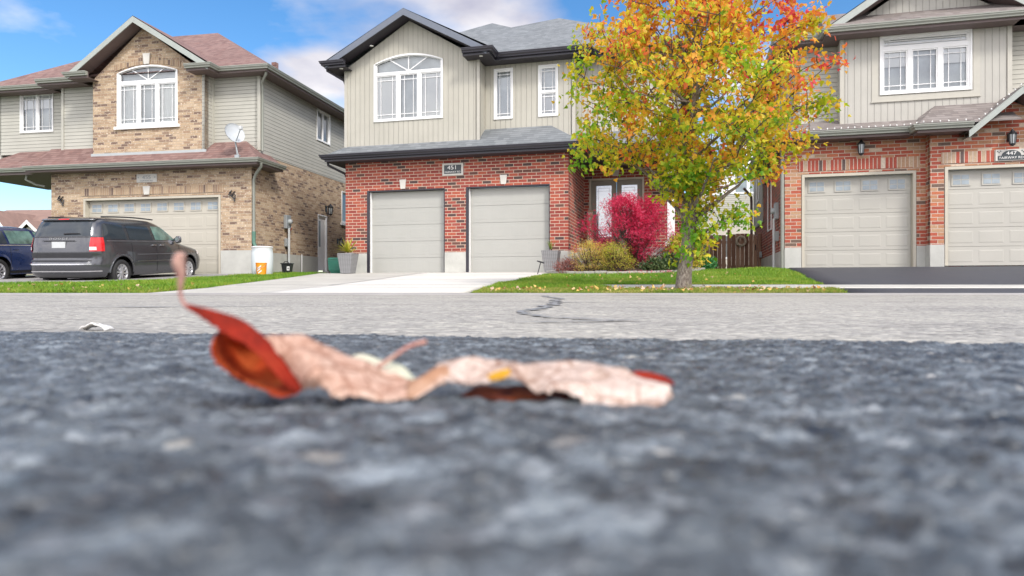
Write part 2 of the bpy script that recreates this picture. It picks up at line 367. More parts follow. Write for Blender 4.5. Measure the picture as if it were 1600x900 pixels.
M['meter'] = plain('meter_grey', (.36, .39, .40), .4, .05, metal=.3)
M['pipe'] = plain('pipe_grey', (.55, .57, .57), .4, .05)
M['plaque_dark'] = plain('plaque_slate', (.045, .055, .06), .4, .1)
M['sign_white'] = plain('sign_white', (.8, .79, .76), .5, .02)
# ---------------------------------------------------------------- terrain
def sst(x, a, b):
    t = np.clip((x - a) / (b - a), 0, 1); return t * t * (3 - 2 * t)
def Yh(X):
    X = np.asarray(X, float); return np.where(X < -7.0, 20.9 - .194 * (X + 7.0), 20.9 - .262 * (X + 7.0))
def g(X, Y):
    X = np.asarray(X, float); Y = np.asarray(Y, float)
    zF = .535 + .065 * sst(X, 4, 7); yh = np.maximum(Yh(X), 13.0); e = 1.5 - .45 * sst(X, -8, -4.5)
    t = np.clip((Y - 11.5) / (yh - 11.5), 0, 1)
    z = .14 + (zF - .14) * t ** e
    z = np.where(Y < 11.5, .085 + .055 * np.clip((Y - 10.3) / 1.2, 0, 1), z)
    z = np.where(Y < 10.3, .01 + .075 * np.clip((Y - 8.95) / 1.35, 0, 1), z)
    z = np.where(Y < 8.95, -.03, z)
    return z
def gz(x, y): return float(g(x, y))
def road_z(Y): return .02 * (1 - sst(Y, .7, 3.0))
def seam(X): return .93 - .305 * X   # far edge of the near driveway
def near_z(Y): return .0638 - .0340 * Y

def sheet(name, xs, ys, zf, m, thick=.0, kind='structure'):
    X, Y = np.meshgrid(xs, ys); Z = zf(X, Y); V = np.stack([X, Y, Z], -1).reshape(-1, 3); nx = len(xs); ny = len(ys)
    i = (np.arange(ny - 1)[:, None] * nx + np.arange(nx - 1)[None, :]).ravel(); F = np.stack([i, i + 1, i + nx + 1, i + nx], 1)
    return tag(npmesh(name, V, F, m, None, True), kind=kind)
def strip(name, left, right, off, m, n=60, k=24, kind='structure', skirt=.06, zf=None):
    """sheet draped on the ground between two plan polylines given as functions of t in 0..1"""
    V = []; zf = zf or gz
    for i in range(n + 1):
        t = i / n; a = left(t); b = right(t)
        row = []
        for j in range(k + 1):
            s = j / k; x = a[0] + (b[0] - a[0]) * s; y = a[1] + (b[1] - a[1]) * s; row.append((x, y, zf(x, y) + off))
        row = [(row[0][0], row[0][1], row[0][2] - skirt)] + row + [(row[-1][0], row[-1][1], row[-1][2] - skirt)]
        V += row
    w = k + 3; F = [(i * w + j, i * w + j + 1, (i + 1) * w + j + 1, (i + 1) * w + j) for i in range(n) for j in range(w - 1)]
    return tag(npmesh(name, V, F, m, None, False), kind=kind)

# ground materials
def asphalt_near():
    m, t, p = new_mat('dark_asphalt'); tcn = N(t, 'ShaderNodeTexCoord'); v = tcn.outputs['Object']
    vo = N(t, 'ShaderNodeTexVoronoi'); vo.inputs['Scale'].default_value = 130; L(t, v, vo.inputs['Vector'])
    vo2 = N(t, 'ShaderNodeTexVoronoi'); vo2.inputs['Scale'].default_value = 310; L(t, v, vo2.inputs['Vector'])
    s = N(t, 'ShaderNodeSeparateColor'); L(t, vo.outputs['Color'], s.inputs[0])
    c1 = ramp(t, s.outputs[0], [(0, (.044, .050, .054)), (.45, (.068, .078, .084)), (.8, (.125, .141, .150)), (.990, (.14, .15, .155)), (.994, (.22, .20, .16)), (.999, (.26, .26, .25))])
    n = noise_n(t, v, 38, 4, .6); c2 = ramp(t, n.outputs['Fac'], [(.36, (.55, .55, .57)), (.64, (1.7, 1.72, 1.75))])
    n9 = noise_n(t, v, 24, 5, .6); c9 = ramp(t, n9.outputs['Fac'], [(.36, (.70, .70, .71)), (.64, (1.32, 1.32, 1.33))]); c = mixc(t, 1, c1.outputs[0], c2.outputs[0], 'MULTIPLY'); c = mixc(t, 1, c.outputs['Result'], c9.outputs[0], 'MULTIPLY'); L(t, c.outputs['Result'], p.inputs['Base Color'])
    r = ramp(t, n.outputs['Fac'], [(.3, (.30, .30, .30)), (.7, (.55, .55, .55))]); L(t, r.outputs[0], p.inputs['Roughness'])
    h = mth(t, 'ADD', mth(t, 'MULTIPLY', mth(t, 'SUBTRACT', 1.0, vo.outputs['Distance']), .6), mth(t, 'MULTIPLY', vo2.outputs['Distance'], -.3))
    b = bump(t, h, .0055); L(t, b.outputs[0], p.inputs['Normal']); return m
def asphalt_road():
    m, t, p = new_mat('worn_asphalt'); tcn = N(t, 'ShaderNodeTexCoord'); v = tcn.outputs['Object']
    vo = N(t, 'ShaderNodeTexVoronoi'); vo.inputs['Scale'].default_value = 62; L(t, v, vo.inputs['Vector'])
    s = N(t, 'ShaderNodeSeparateColor'); L(t, vo.outputs['Color'], s.inputs[0])
    c1 = ramp(t, s.outputs[0], [(0, (.22, .21, .19)), (.25, (.31, .30, .275)), (.6, (.37, .355, .325)), (.85, (.44, .42, .38)), (1, (.60, .57, .50))])
    n = noise_n(t, v, 1.1, 6, .7); c2 = ramp(t, n.outputs['Fac'], [(.30, (.74, .74, .76)), (.5, (.97, .97, .97)), (.68, (1.10, 1.10, 1.07))])
    c = mixc(t, 1, c1.outputs[0], c2.outputs[0], 'MULTIPLY')
    n5 = noise_n(t, v, 12, 5, .7); c5 = ramp(t, n5.outputs['Fac'], [(.3, (.82, .82, .83)), (.7, (1.12, 1.12, 1.1))]); c = mixc(t, 1, c.outputs['Result'], c5.outputs[0], 'MULTIPLY')
    L(t, c.outputs['Result'], p.inputs['Base Color']); p.inputs['Roughness'].default_value = .85
    h = mth(t, 'ADD', mth(t, 'SUBTRACT', 1.0, vo.outputs['Distance']), mth(t, 'MULTIPLY', n5.outputs['Fac'], .5))
    b = bump(t, h, .006); L(t, b.outputs[0], p.inputs['Normal']); return m
def concrete(name, col, joint=None, var=.14):
    m, t, p = new_mat(name); tcn = N(t, 'ShaderNodeTexCoord'); v = tcn.outputs['Object']
    n = noise_n(t, v, 1.1, 6, .65); c1 = ramp(t, n.outputs['Fac'], [(.3, tuple(x * (1 - var) for x in col)), (.7, tuple(x * (1 + var) for x in col))])
    n2 = noise_n(t, v, 60, 4, .7); c2 = ramp(t, n2.outputs['Fac'], [(.3, (.93, .93, .93)), (.7, (1.06, 1.06, 1.06))])
    c = mixc(t, 1, c1.outputs[0], c2.outputs[0], 'MULTIPLY'); L(t, c.outputs['Result'], p.inputs['Base Color']); p.inputs['Roughness'].default_value = .85
    b = bump(t, n2.outputs['Fac'], .002); L(t, b.outputs[0], p.inputs['Normal']); return m
M['near'] = asphalt_near(); M['road'] = asphalt_road()
M['conc'] = concrete('driveway_concrete', (.46, .445, .40)); M['conc_new'] = concrete('pale_driveway_concrete', (.62, .60, .55), var=.06)
M['conc_walk'] = concrete('sidewalk_concrete', (.48, .47, .43)); M['conc_old'] = concrete('grey_driveway', (.30, .29, .28))
M['asph_new'] = plain('sealed_asphalt', (.052, .055, .066), .65, .12, 1.2, bmp=.004, bscale=70)
M['tar'] = plain('tar_sealant', (.225, .235, .245), .5, .25, 14)
M['soil'] = plain('lawn_soil', (.055, .10, .02), .95, .35, 3.0, bmp=.02, bscale=18)
M['mulch'] = plain('dark_mulch', (.055, .032, .022), .95, .5, 30, bmp=.03, bscale=45)
M['kerb'] = plain('kerb_stone', (.42, .40, .36), .85, .15, 7, bmp=.01, bscale=20)

xs = np.unique(np.concatenate([np.linspace(-220, -20, 21), np.linspace(-20, 16, 73), np.linspace(16, 220, 21)]))
ys = np.unique(np.concatenate([np.linspace(-120, -2, 13), np.linspace(-2, 8.9, 12), [8.93, 8.96], np.linspace(9, 24, 61), np.linspace(24, 320, 30)]))
sheet('ground', xs, ys, g, M['soil'])
sheet('road', np.linspace(-90, 90, 61), np.unique(np.concatenate([np.linspace(-8, 1, 4), np.linspace(1, 3.2, 24), np.linspace(3.3, 8.93, 8)])), lambda X, Y: road_z(Y) + 0 * X, M['road'])
kb = MB()
kb.loft([[(x, 8.93, -.02), (x, 8.93, .012), (x, 8.97, .03), (x, 9.12, .034), (x, 9.14, -.02)] for x in np.linspace(-90, 90, 91)], 0, True, True)
tag(kb.build('kerb', M['conc_old']), kind='structure')

# near driveway: real lumps, finest close to the camera
def near_driveway():
    yv = -(np.geomspace(.045, 3.0, 26)[::-1]); yv = np.concatenate([yv, [0.0]])
    d = [.045]
    while d[-1] < 1.5: d.append(d[-1] + max(.0009, .0052 * d[-1]))
    yv = np.concatenate([yv[:-1], np.linspace(-.04, .04, 10), d])
    u = np.concatenate([np.linspace(-9, -1.6, 26)[:-1], np.linspace(-1.6, -1.0, 60)[:-1], np.linspace(-1.0, 1.0, 470), np.linspace(1.0, 1.6, 60)[1:], np.linspace(1.6, 9, 26)[1:]])
    s = np.maximum(np.abs(yv), .22)
    Y0 = yv[:, None] + 0 * u[None, :]; X = u[None, :] * (s[:, None] * .95 + .02)
    lim = seam(np.clip(X, -4, 4)); Y = np.minimum(Y0, lim)
    Z = near_z(Y)
    # layered value noise evaluated on the grid
    def vn(x, y, seed):
        xi = np.floor(x).astype(int); yi = np.floor(y).astype(int); fx = x - xi; fy = y - yi; fx = fx * fx * (3 - 2 * fx); fy = fy * fy * (3 - 2 * fy)
        def h(a, b):
            q = (a * 374761393 + b * 668265263 + seed * 974711) & 0x7fffffff; q = ((q ^ (q >> 13)) * 1274126177) & 0x7fffffff; return ((q ^ (q >> 16)) & 0xffff) / 65535.0
        return (h(xi, yi) * (1 - fx) + h(xi + 1, yi) * fx) * (1 - fy) + (h(xi, yi + 1) * (1 - fx) + h(xi + 1, yi + 1) * fx) * fy
    def cell(x, y, seed):   # rounded stones
        xi = np.floor(x).astype(int); yi = np.floor(y).astype(int); best = np.full(x.shape, 9.0); val = np.zeros(x.shape)
        def h(a, b, k):
            q = (a * 374761393 + b * 668265263 + (seed + k) * 974711) & 0x7fffffff; q = ((q ^ (q >> 13)) * 1274126177) & 0x7fffffff; return ((q ^ (q >> 16)) & 0xffff) / 65535.0
        for a in (-1, 0, 1):
            for b in (-1, 0, 1):
                cx = xi + a + h(xi + a, yi + b, 1); cy = yi + b + h(xi + a, yi + b, 2); dd = (x - cx) ** 2 + (y - cy) ** 2; k = dd < best
                best = np.where(k, dd, best); val = np.where(k, h(xi + a, yi + b, 3), val)
        return np.sqrt(best), val
    c1, v1 = cell(X * 95, Y * 95, 3); c2, v2 = cell(X * 210, Y * 210, 9)
    hgt = .0023 * np.clip(.75 - c1, 0, 1) * (.25 + 1.1 * v1) / .75 + .0009 * np.clip(.8 - c2, 0, 1) * (.3 + v2) + .0026 * (vn(X * 34, Y * 34, 5) - .5) + .0024 * (vn(X * 9, Y * 9, 6) - .5)
    hgt -= .0016 * (vn(X * 44, Y * 44, 8) > .70) * (vn(X * 44, Y * 44, 8) - .5)
    Z = Z + hgt
    edge = (Y0 >= lim); Z = np.where(edge, road_z(Y) - .01, Z)
    nx = len(u); ny = len(yv); V = np.stack([X, Y, Z], -1).reshape(-1, 3)
    i = (np.arange(ny - 1)[:, None] * nx + np.arange(nx - 1)[None, :]).ravel(); F = np.stack([i, i + 1, i + nx + 1, i + nx], 1)
    tag(npmesh('near_driveway', V, F, M['near'], None, True), kind='structure')
near_driveway()

# far driveways, walk, beds
def ll(p, q): return lambda t: (p[0] + (q[0] - p[0]) * t, p[1] + (q[1] - p[1]) * t)
def pl(pts):
    def f(t):
        s = t * (len(pts) - 1); i = min(int(s), len(pts) - 2); a = s - i; p, q = pts[i], pts[i + 1]
        return (p[0] + (q[0] - p[0]) * a, p[1] + (q[1] - p[1]) * a)
    return f
strip('driveway', pl([(-4.9, 9.1), (-4.65, 10.4), (-4.95, 13), (-5.3, 16), (-5.75, 20.1), (-5.9, 21.3)]), pl([(-.62, 9.1), (-.45, 10.6), (-.02, 13), (.42, 15.2), (.98, 17.8), (1.35, 19.0)]), .012, M['conc'], 60, 30)
strip('pale_driveway_slab', ll((-3.35, 9.12), (-2.95, 11.35)), ll((-.66, 9.12), (-.40, 11.35)), .016, M['conc_new'], 12, 12, skirt=.004)
strip('pale_driveway_slab', pl([(-3.05, 11.39), (-2.9, 14.0), (-2.72, 17.2), (-2.5, 19.2)]), pl([(-.40, 11.39), (.16, 14.0), (.80, 17.2), (.9, 18.2)]), .016, M['conc_new'], 24, 12, skirt=.004)
strip('side_driveway', pl([(-16.8, 9.1), (-16.5, 12), (-15.0, 22.6)]), pl([(-9.6, 9.1), (-9.05, 12), (-8.3, 16), (-7.55, 21.0)]), .012, M['conc_old'], 40, 20)
strip('dark_driveway', pl([(4.55, 9.1), (4.95, 10.28)]), pl([(18, 9.1), (18, 10.28)]), .014, M['asph_new'], 6, 20)
strip('dark_driveway', pl([(5.35, 11.55), (5.9, 13.5), (6.6, 15.6), (6.9, 17.0), (7.2, 17.72)]), pl([(18, 11.55), (18, 12.5), (18, 13), (18, 14), (18, 14.5)]), .014, M['asph_new'], 30, 24)
strip('sidewalk', pl([(x, 10.3 + .05 * math.sin(x * .3)) for x in np.linspace(1.0, 18, 20)]), pl([(x, 11.5 + .05 * math.sin(x * .3)) for x in np.linspace(1.0, 18, 20)]), .018, M['conc_walk'], 40, 4)
strip('sidewalk', pl([(-60, 10.3), (-16.5, 10.3)]), pl([(-60, 11.5), (-16.5, 11.5)]), .018, M['conc_walk'], 10, 4)
wk = MB(); wk.mesh([(5.1, 19.1, .40), (6.9, 17.75, .40), (7.6, 19.8, .4), (6.4, 22.5, .4), (5.1, 19.1, .60), (6.9, 17.75, .615), (7.6, 19.8, .62), (6.4, 22.5, .62)], [(4, 5, 6, 7), (0, 1, 5, 4), (1, 2, 6, 5), (3, 0, 4, 7), (2, 3, 7, 6)])
tag(wk.build('side_path', M['conc_walk']), kind='structure')

jm = plain('joint_groove', (.17, .165, .15), .9, .2)  # dark grooves between the driveway slabs
def joint(p, q, w=.012, off=.021):
    V = []; n = 24; d = Vector((q[0] - p[0], q[1] - p[1], 0)).normalized(); o = Vector((-d.y, d.x, 0)) * w
    for i in range(n + 1):
        x, y = p[0] + (q[0] - p[0]) * i / n, p[1] + (q[1] - p[1]) * i / n; V += [(x - o.x, y - o.y, gz(x - o.x, y - o.y) + off), (x + o.x, y + o.y, gz(x + o.x, y + o.y) + off)]
    tag(npmesh('driveway_joint', V, [(2 * i, 2 * i + 1, 2 * i + 3, 2 * i + 2) for i in range(n)], jm), kind='structure')
joint((-4.6, 11.37), (-.42, 11.37), .02); joint((-4.65, 10.35), (-.5, 10.3)); joint((-2.98, 11.4), (-2.55, 19.2), .01); joint((-4.95, 14.2), (.1, 14.0), .02); joint((-5.3, 17.0), (.7, 16.6), .02)
# tar-filled crack on the road
def ribbon(name, pts, m):
    V = []; F = []
    for i, (x, y, w) in enumerate(pts):
        V += [(x - w * .27, y, road_z(y) + .004), (x + w * .27, y, road_z(y) + .004)]
        if i: F.append((2 * i - 2, 2 * i - 1, 2 * i + 1, 2 * i))
    return tag(npmesh(name, V, F, m), kind='structure')
def crack(name, pix, m):
    # pix: (x, y, width) way points in metres on the road, subdivided with a wobble
    out = []
    for a in range(len(pix) - 1):
        for k in range(8):
            s = k / 8; p = [pix[a][i] + (pix[a + 1][i] - pix[a][i]) * s for i in range(3)]
            out.append((p[0] + random.uniform(-1, 1) * .35 * p[2], p[1], p[2] * random.uniform(.45, 1.35)))
    return ribbon(name, out, m)
crack('road_crack', [(.42, 8.9, .16), (.44, 6.6, .16), (.33, 5.0, .13), (.24, 4.0, .12), (.13, 3.3, .10), (.055, 2.85, .075), (.045, 2.6, .06), (.06, 2.42, .06), (.12, 2.18, .07), (.20, 2.0, .09), (.30, 1.86, .10)], M['tar'])
crack('road_crack', [(.02, 1.69, .10), (.10, 1.73, .12), (.20, 1.79, .16), (.29, 1.84, .14), (.34, 1.88, .04)], M['tar'])
crack('road_crack', [(.28, 4.6, .02), (.42, 4.7, .5), (.62, 4.75, .3), (.9, 4.8, .02)], M['tar'])
crack('road_crack', [(-2.2, 3.42, .02), (-1.95, 3.5, .5), (-1.6, 3.62, .4), (-1.1, 3.75, .02)], M['tar'])
crack('road_crack', [(-4.4, 5.9, .02), (-4.1, 6.0, .6), (-3.9, 6.05, .02)], M['tar'])

# ---------------------------------------------------------------- grass
def inpoly(px, py, poly):
    r = np.zeros(len(px), bool); n = len(poly)
    for i in range(n):
        x1, y1 = poly[i]; x2, y2 = poly[(i + 1) % n]
        c = ((y1 > py) != (y2 > py)) & (px < (x2 - x1) * (py - y1) / (y2 - y1 + 1e-12) + x1); r ^= c
    return r
def grass(name, poly, n, h, m, off=0.0):
    P = np.array(poly); lo = P.min(0); hi = P.max(0); xs_ = []; ys_ = []
    x = rng.uniform(lo[0], hi[0], n * 3); y = lo[1] + (hi[1] - lo[1]) * rng.uniform(0, 1, n * 3) ** 1.25
    k = inpoly(x, y, poly); x = x[k][:n]; y = y[k][:n]; n = len(x)
    z = g(x, y) + off; a = rng.uniform(0, 6.283, n); w = rng.uniform(.003, .006, n); hh = h * rng.uniform(.5, 1.25, n) * (1 + .35 * np.sin(x * 3.1 + 2 * np.sin(y * 2.3)) * .6)
    lx = rng.normal(0, .35, n) * hh; ly = rng.normal(0, .35, n) * hh
    dx = np.cos(a) * w; dy = np.sin(a) * w
    V = np.empty((n, 4, 3)); V[:, 0] = np.stack([x - dx, y - dy, z - .005], 1); V[:, 1] = np.stack([x + dx, y + dy, z - .005], 1)
    V[:, 2] = np.stack([x + dx * .6 + lx * .45, y + dy * .6 + ly * .45, z + hh * .6], 1); V[:, 3] = np.stack([x + lx, y + ly, z + hh], 1)
    F = np.arange(n * 4).reshape(n, 4)
    return tag(npmesh(name, V.reshape(-1, 3), F, m), kind='stuff')
M['grass'] = foliage('lawn_grass', [(.15, (.10, .22, .016)), (.45, (.16, .33, .02)), (.7, (.24, .41, .03)), (.92, (.40, .45, .07))], 1.1, .5, .35, nc=2.0)
M['grass_dry'] = foliage('verge_grass', [(.15, (.13, .22, .02)), (.45, (.22, .33, .03)), (.68, (.33, .37, .06)), (.9, (.48, .40, .13))], 1.6, .6, .3, nc=1.8)
centre = [(-.25, 11.9), (.35, 14.9), (.95, 17.3), (1.6, 16.9), (2.3, 16.55), (3.3, 16.7), (4.3, 17.2), (5.0, 18.6), (6.6, 17.6), (6.75, 16.9), (6.5, 15.6), (5.85, 13.5), (5.3, 11.6), (1.2, 11.6)]
grass('lawn_grass', centre, 62000, .050, M['grass'])
grass('lawn_grass', [(-.25, 11.9), (1.4, 11.7), (1.5, 10.2), (-.4, 10.2)], 9000, .055, M['grass'])
grass('verge_grass', [(-.55, 9.16), (-.42, 10.4), (1.1, 10.28), (4.85, 10.28), (4.5, 9.16)], 26000, .042, M['grass_dry'])
grass('lawn_grass', [(-4.95, 9.16), (-4.72, 10.4), (-5.0, 13), (-5.35, 16), (-5.8, 20.1), (-6.1, 22.5), (-7.7, 21.2), (-8.35, 16), (-9.1, 12), (-9.6, 9.16)], 60000, .062, M['grass'])
grass('verge_grass', [(-9.6, 9.16), (-9.3, 10.2), (-4.75, 10.2), (-4.95, 9.16)], 12000, .05, M['grass_dry'])

# garden bed with its kerb
bed = [(1.12, 18.4), (.98, 17.55), (1.25, 17.1), (1.7, 16.8), (2.3, 16.6), (3.2, 16.68), (4.2, 17.15), (4.75, 18.2), (4.6, 21.2), (1.9, 21.6)]
b_ = MB(); cx = sum(p[0] for p in bed) / len(bed); cy = sum(p[1] for p in bed) / len(bed)
rings = [[(cx + (x - cx) * s, cy + (y - cy) * s, gz(cx + (x - cx) * s, cy + (y - cy) * s) + zz) for x, y in bed] for s, zz in ((1, -.05), (.995, .05), (.8, .11), (.4, .15), (.01, .16))]
b_.loft(rings, 0, False, True, True); tag(b_.build('garden_bed', M['mulch']), kind='structure')
kb = MB(); edge = [(.90, 17.75), (1.02, 17.3), (1.35, 16.95), (1.75, 16.72), (2.3, 16.52), (2.8, 16.52), (3.3, 16.64), (3.8, 16.85), (4.3, 17.12), (4.75, 17.5), (5.1, 18.0)]
for i in range(len(edge) - 1):
    for s in (0, .5):
        f = pl(edge); a = f((i + s) / (len(edge) - 1)); c = f((i + s + .47) / (len(edge) - 1)); d = Vector((c[0] - a[0], c[1] - a[1], 0)).normalized(); o = Vector((-d.y, d.x, 0)) * .09
        za = gz(*a); zb = gz(*c); hz = random.uniform(.075, .10)
        kb.hexa([(a[0], a[1], za - .03), (c[0], c[1], zb - .03), (c[0] + o.x, c[1] + o.y, zb - .03), (a[0] + o.x, a[1] + o.y, za - .03), (a[0], a[1], za + hz), (c[0], c[1], zb + hz), (c[0] + o.x, c[1] + o.y, zb + hz), (a[0] + o.x, a[1] + o.y, za + hz)])
tag(kb.build('garden_kerb', M['kerb']), kind='structure')

# ---------------------------------------------------------------- house kit
def Tf(y): return lambda p: Vector((p[0], y + p[1], p[2]))          # wall facing the street
def Tr(x): return lambda p: Vector((x - p[1], p[0], p[2]))          # wall facing right; a = local y
def Tl(x): return lambda p: Vector((x + p[1], p[0], p[2]))          # wall facing left
def wall(par, m, T, a0, a1, z0, z1, holes=(), th=.18, name='wall', extra=None):
    b = MB(T); A = sorted({a0, a1, *[h[0] for h in holes], *[h[1] for h in holes]}); Z = sorted({z0, z1, *[h[2] for h in holes], *[h[3] for h in holes]})
    A = [a for a in A if a0 <= a <= a1]; Z = [z for z in Z if z0 <= z <= z1]
    def inh(a, z): return any(h[0] < a < h[1] and h[2] < z < h[3] for h in holes)
    for i in range(len(A) - 1):
        for j in range(len(Z) - 1):
            if inh((A[i] + A[i + 1]) / 2, (Z[j] + Z[j + 1]) / 2): continue
            p, q, r, s = A[i], A[i + 1], Z[j], Z[j + 1]
            b.poly([(p, 0, r), (q, 0, r), (q, 0, s), (p, 0, s)]); b.poly([(q, th, r), (p, th, r), (p, th, s), (q, th, s)])
    for (p, q, r, s) in holes:
        r2 = max(r, z0); s2 = min(s, z1)
        b.poly([(p, 0, r2), (p, 0, s2), (p, th, s2), (p, th, r2)]); b.poly([(q, 0, r2), (q, th, r2), (q, th, s2), (q, 0, s2)])
        if s < z1: b.poly([(p, 0, s), (q, 0, s), (q, th, s), (p, th, s)])
        if r > z0: b.poly([(p, 0, r), (p, th, r), (q, th, r), (q, 0, r)])
    for a in (a0, a1): b.poly([(a, 0, z0), (a, th, z0), (a, th, z1), (a, 0, z1)])
    if extra: extra(b, th)
    return b.build(name, m, par)
def gable_extra(a0, a1, z, ac, zp):
    def f(b, th):
        b.poly([(a0, 0, z), (a1, 0, z), (ac, 0, zp)]); b.poly([(a1, th, z), (a0, th, z), (ac, th, zp)])
    return f
def arch_extra(hole, rise, n=14, more=None):
    x0, x1, z0, z1 = hole; zs = z1 - rise; xc = (x0 + x1) / 2; hw = (x1 - x0) / 2
    def zt(x): return zs + rise * (1 - ((x - xc) / hw) ** 2)
    def f(b, th):
        X = [x0 + (x1 - x0) * i / n for i in range(n + 1)]
        for i in range(n):
            p, q = X[i], X[i + 1]; b.poly([(p, 0, zt(p)), (q, 0, zt(q)), (q, 0, z1), (p, 0, z1)]); b.poly([(p, 0, zt(p)), (p, th, zt(p)), (q, th, zt(q)), (q, 0, zt(q))])
        if more: more(b, th)
    return f
def window(par, T, x0, x1, z0, z1, sashes, arch=0, grille='prairie', backing='curtain', label=None, fan=False, bsets=None, muntin=.11, sill=False):
    """sashes: rects inside the opening; frame mesh is the part, pane / grille / blind its sub-parts"""
    f = MB(T); fw = .038; xc = (x0 + x1) / 2; hw = (x1 - x0) / 2; zs = z1 - arch
    def zt(x, d=0): return zs + arch * (1 - min(1, abs((x - xc) / (hw - d * .5))) ** 2) - d
    # outer frame, proud of the wall
    f.box(x0 - fw, x0, -.03, .09, z0 - fw, zs + (fw if not arch else 0)); f.box(x1, x1 + fw, -.03, .09, z0 - fw, zs + (fw if not arch else 0)); f.box(x0, x1, -.03, .09, z0 - fw, z0)
    if not arch: f.box(x0, x1, -.03, .09, z1, z1 + fw)
    else:
        n = 16; X = [x0 - fw + (x1 - x0 + 2 * fw) * i / n for i in range(n + 1)]
        def zo(x): return zs + (arch + fw) * (1 - ((x - xc) / (hw + fw)) ** 2)
        def zi(x): return zs + arch * (1 - min(1, abs((x - xc) / hw)) ** 2) - .012
        for i in range(n):
            p, q = X[i], X[i + 1]; f.hexa([(p, -.03, zi(p)), (q, -.03, zi(q)), (q, .09, zi(q)), (p, .09, zi(p)), (p, -.03, zo(p)), (q, -.03, zo(q)), (q, .09, zo(q)), (p, .09, zo(p))])
    if sill: f.box(x0 - .12, x1 + .12, -.07, .05, z0 - .13, z0 - fw - .003)
    sb = .032; gaps = []
    # mullions: everything inside the opening that is no sash
    A = sorted({x0, x1, *[s[0] for s in sashes], *[s[1] for s in sashes]}); Z = sorted({z0, z1 if not arch else zs, *[s[2] for s in sashes], *[min(s[3], zs if arch else z1) for s in sashes]})
    for i in range(len(A) - 1):
        for j in range(len(Z) - 1):
            ca, cz = (A[i] + A[i + 1]) / 2, (Z[j] + Z[j + 1]) / 2
            if not any(s[0] < ca < s[1] and s[2] < cz < s[3] for s in sashes): f.box(A[i], A[i + 1], 0.0, .08, Z[j], Z[j + 1])
    pane = MB(T); gr = MB(T); bl = MB(T)
    for k, s in enumerate(sashes):
        a, b, c, d = s[:4]; top = arch and d > zs + .001
        if top:
            n = 14; X = [a + (b - a) * i / n for i in range(n + 1)]
            for i in range(n):
                p, q = X[i], X[i + 1]; pane.poly([(p, .05, c), (q, .05, c), (q, .05, zt(q)), (p, .05, zt(p))])
                bl.poly([(p, .15, c - .02), (q, .15, c - .02), (q, .15, zt(q)), (p, .15, zt(p))], 1)
                f.hexa([(p, .02, zt(p) - sb), (q, .02, zt(q) - sb), (q, .06, zt(q) - sb), (p, .06, zt(p) - sb), (p, .02, zt(p)), (q, .02, zt(q)), (q, .06, zt(q)), (p, .06, zt(p))])
            f.box(a, b, .02, .06, c, c + sb); f.box(a, a + sb, .02, .06, c + sb, zt(a + sb)); f.box(b - sb, b, .02, .06, c + sb, zt(b - sb))
            if fan:
                o = ((a + b) / 2, c + sb)
                for ex, ez in ((a + (b - a) * .20, zt(a + (b - a) * .2)), (o[0], zt(o[0])), (b - (b - a) * .20, zt(b - (b - a) * .2))):
                    dx, dz = ex - o[0], ez - o[1]; l = math.hypot(dx, dz); nx, nz_ = -dz / l * .014, dx / l * .014
                    gr.hexa([(o[0] - nx, .035, o[1] - nz_), (o[0] + nx, .035, o[1] + nz_), (o[0] + nx, .048, o[1] + nz_), (o[0] - nx, .048, o[1] - nz_), (ex - nx, .035, ez - nz_), (ex + nx, .035, ez + nz_), (ex + nx, .048, ez + nz_), (ex - nx, .048, ez - nz_)])
            continue
        f.box(a, b, .02, .06, c, c + sb); f.box(a, b, .02, .06, d - sb, d); f.box(a, a + sb, .02, .06, c + sb, d - sb); f.box(b - sb, b, .02, .06, c + sb, d - sb)
        pane.poly([(a, .05, c), (b, .05, c), (b, .05, d), (a, .05, d)])
        if grille == 'prairie':
            g_ = muntin + sb
            if b - a > .35:
                gr.box(a + g_, a + g_ + .014, .035, .048, c + sb, d - sb); gr.box(b - g_ - .014, b - g_, .035, .048, c + sb, d - sb)
            gr.box(a + sb, b - sb, .0335, .0495, c + g_, c + g_ + .018); gr.box(a + sb, b - sb, .0335, .0495, d - g_ - .018, d - g_)
        kind = (bsets[k] if bsets else backing)
        if kind == 'curtain':
            nn = 14; P = [(a + (b - a) * i / nn, .09 + .016 * math.sin(i * 2.1 + k)) for i in range(nn + 1)]
            for i in range(nn): bl.poly([(P[i][0], P[i][1], c - .05), (P[i + 1][0], P[i + 1][1], c - .05), (P[i + 1][0], P[i + 1][1], d + .05), (P[i][0], P[i][1], d + .05)], 0)
        elif kind == 'blind': bl.poly([(a - .0, .068, c - .0), (b + .0, .068, c - .0), (b + .0, .068, d + .0), (a - .0, .068, d + .0)], 0)
        elif kind == 'half':
            zm = d - (d - c) * .38; bl.poly([(a, .075, zm), (b, .075, zm), (b, .075, d), (a, .075, d)], 0); bl.poly([(a, .13, c), (b, .13, c), (b, .13, d), (a, .13, d)], 1)
        elif kind == 'side':
            P = [(b - (b - a) * .30 * i / 5, .14 + .02 * (i % 2)) for i in range(6)]
            for i in range(5): bl.poly([(P[i][0], P[i][1], c - .05), (P[i + 1][0], P[i + 1][1], c - .05), (P[i + 1][0], P[i + 1][1], d + .05), (P[i][0], P[i][1], d + .05)], 0)
            bl.poly([(a - .03, .35, c - .05), (b + .03, .35, c - .05), (b + .03, .35, d + .05), (a - .03, .35, d + .05)], 1)
        else: bl.poly([(a, .12, c), (b, .12, c), (b, .12, d), (a, .12, d)], 1)
    w = f.build('window', M['white'], par)
    if label: w['label'] = label
    pane.build('pane', M['glass'], w)
    if gr.v: gr.build('grille', M['white'], w)
    bl.build('curtain' if backing == 'curtain' else 'blind', [M['curtain'] if backing == 'curtain' else M['blind'], M['room_mid']], w)
    return w
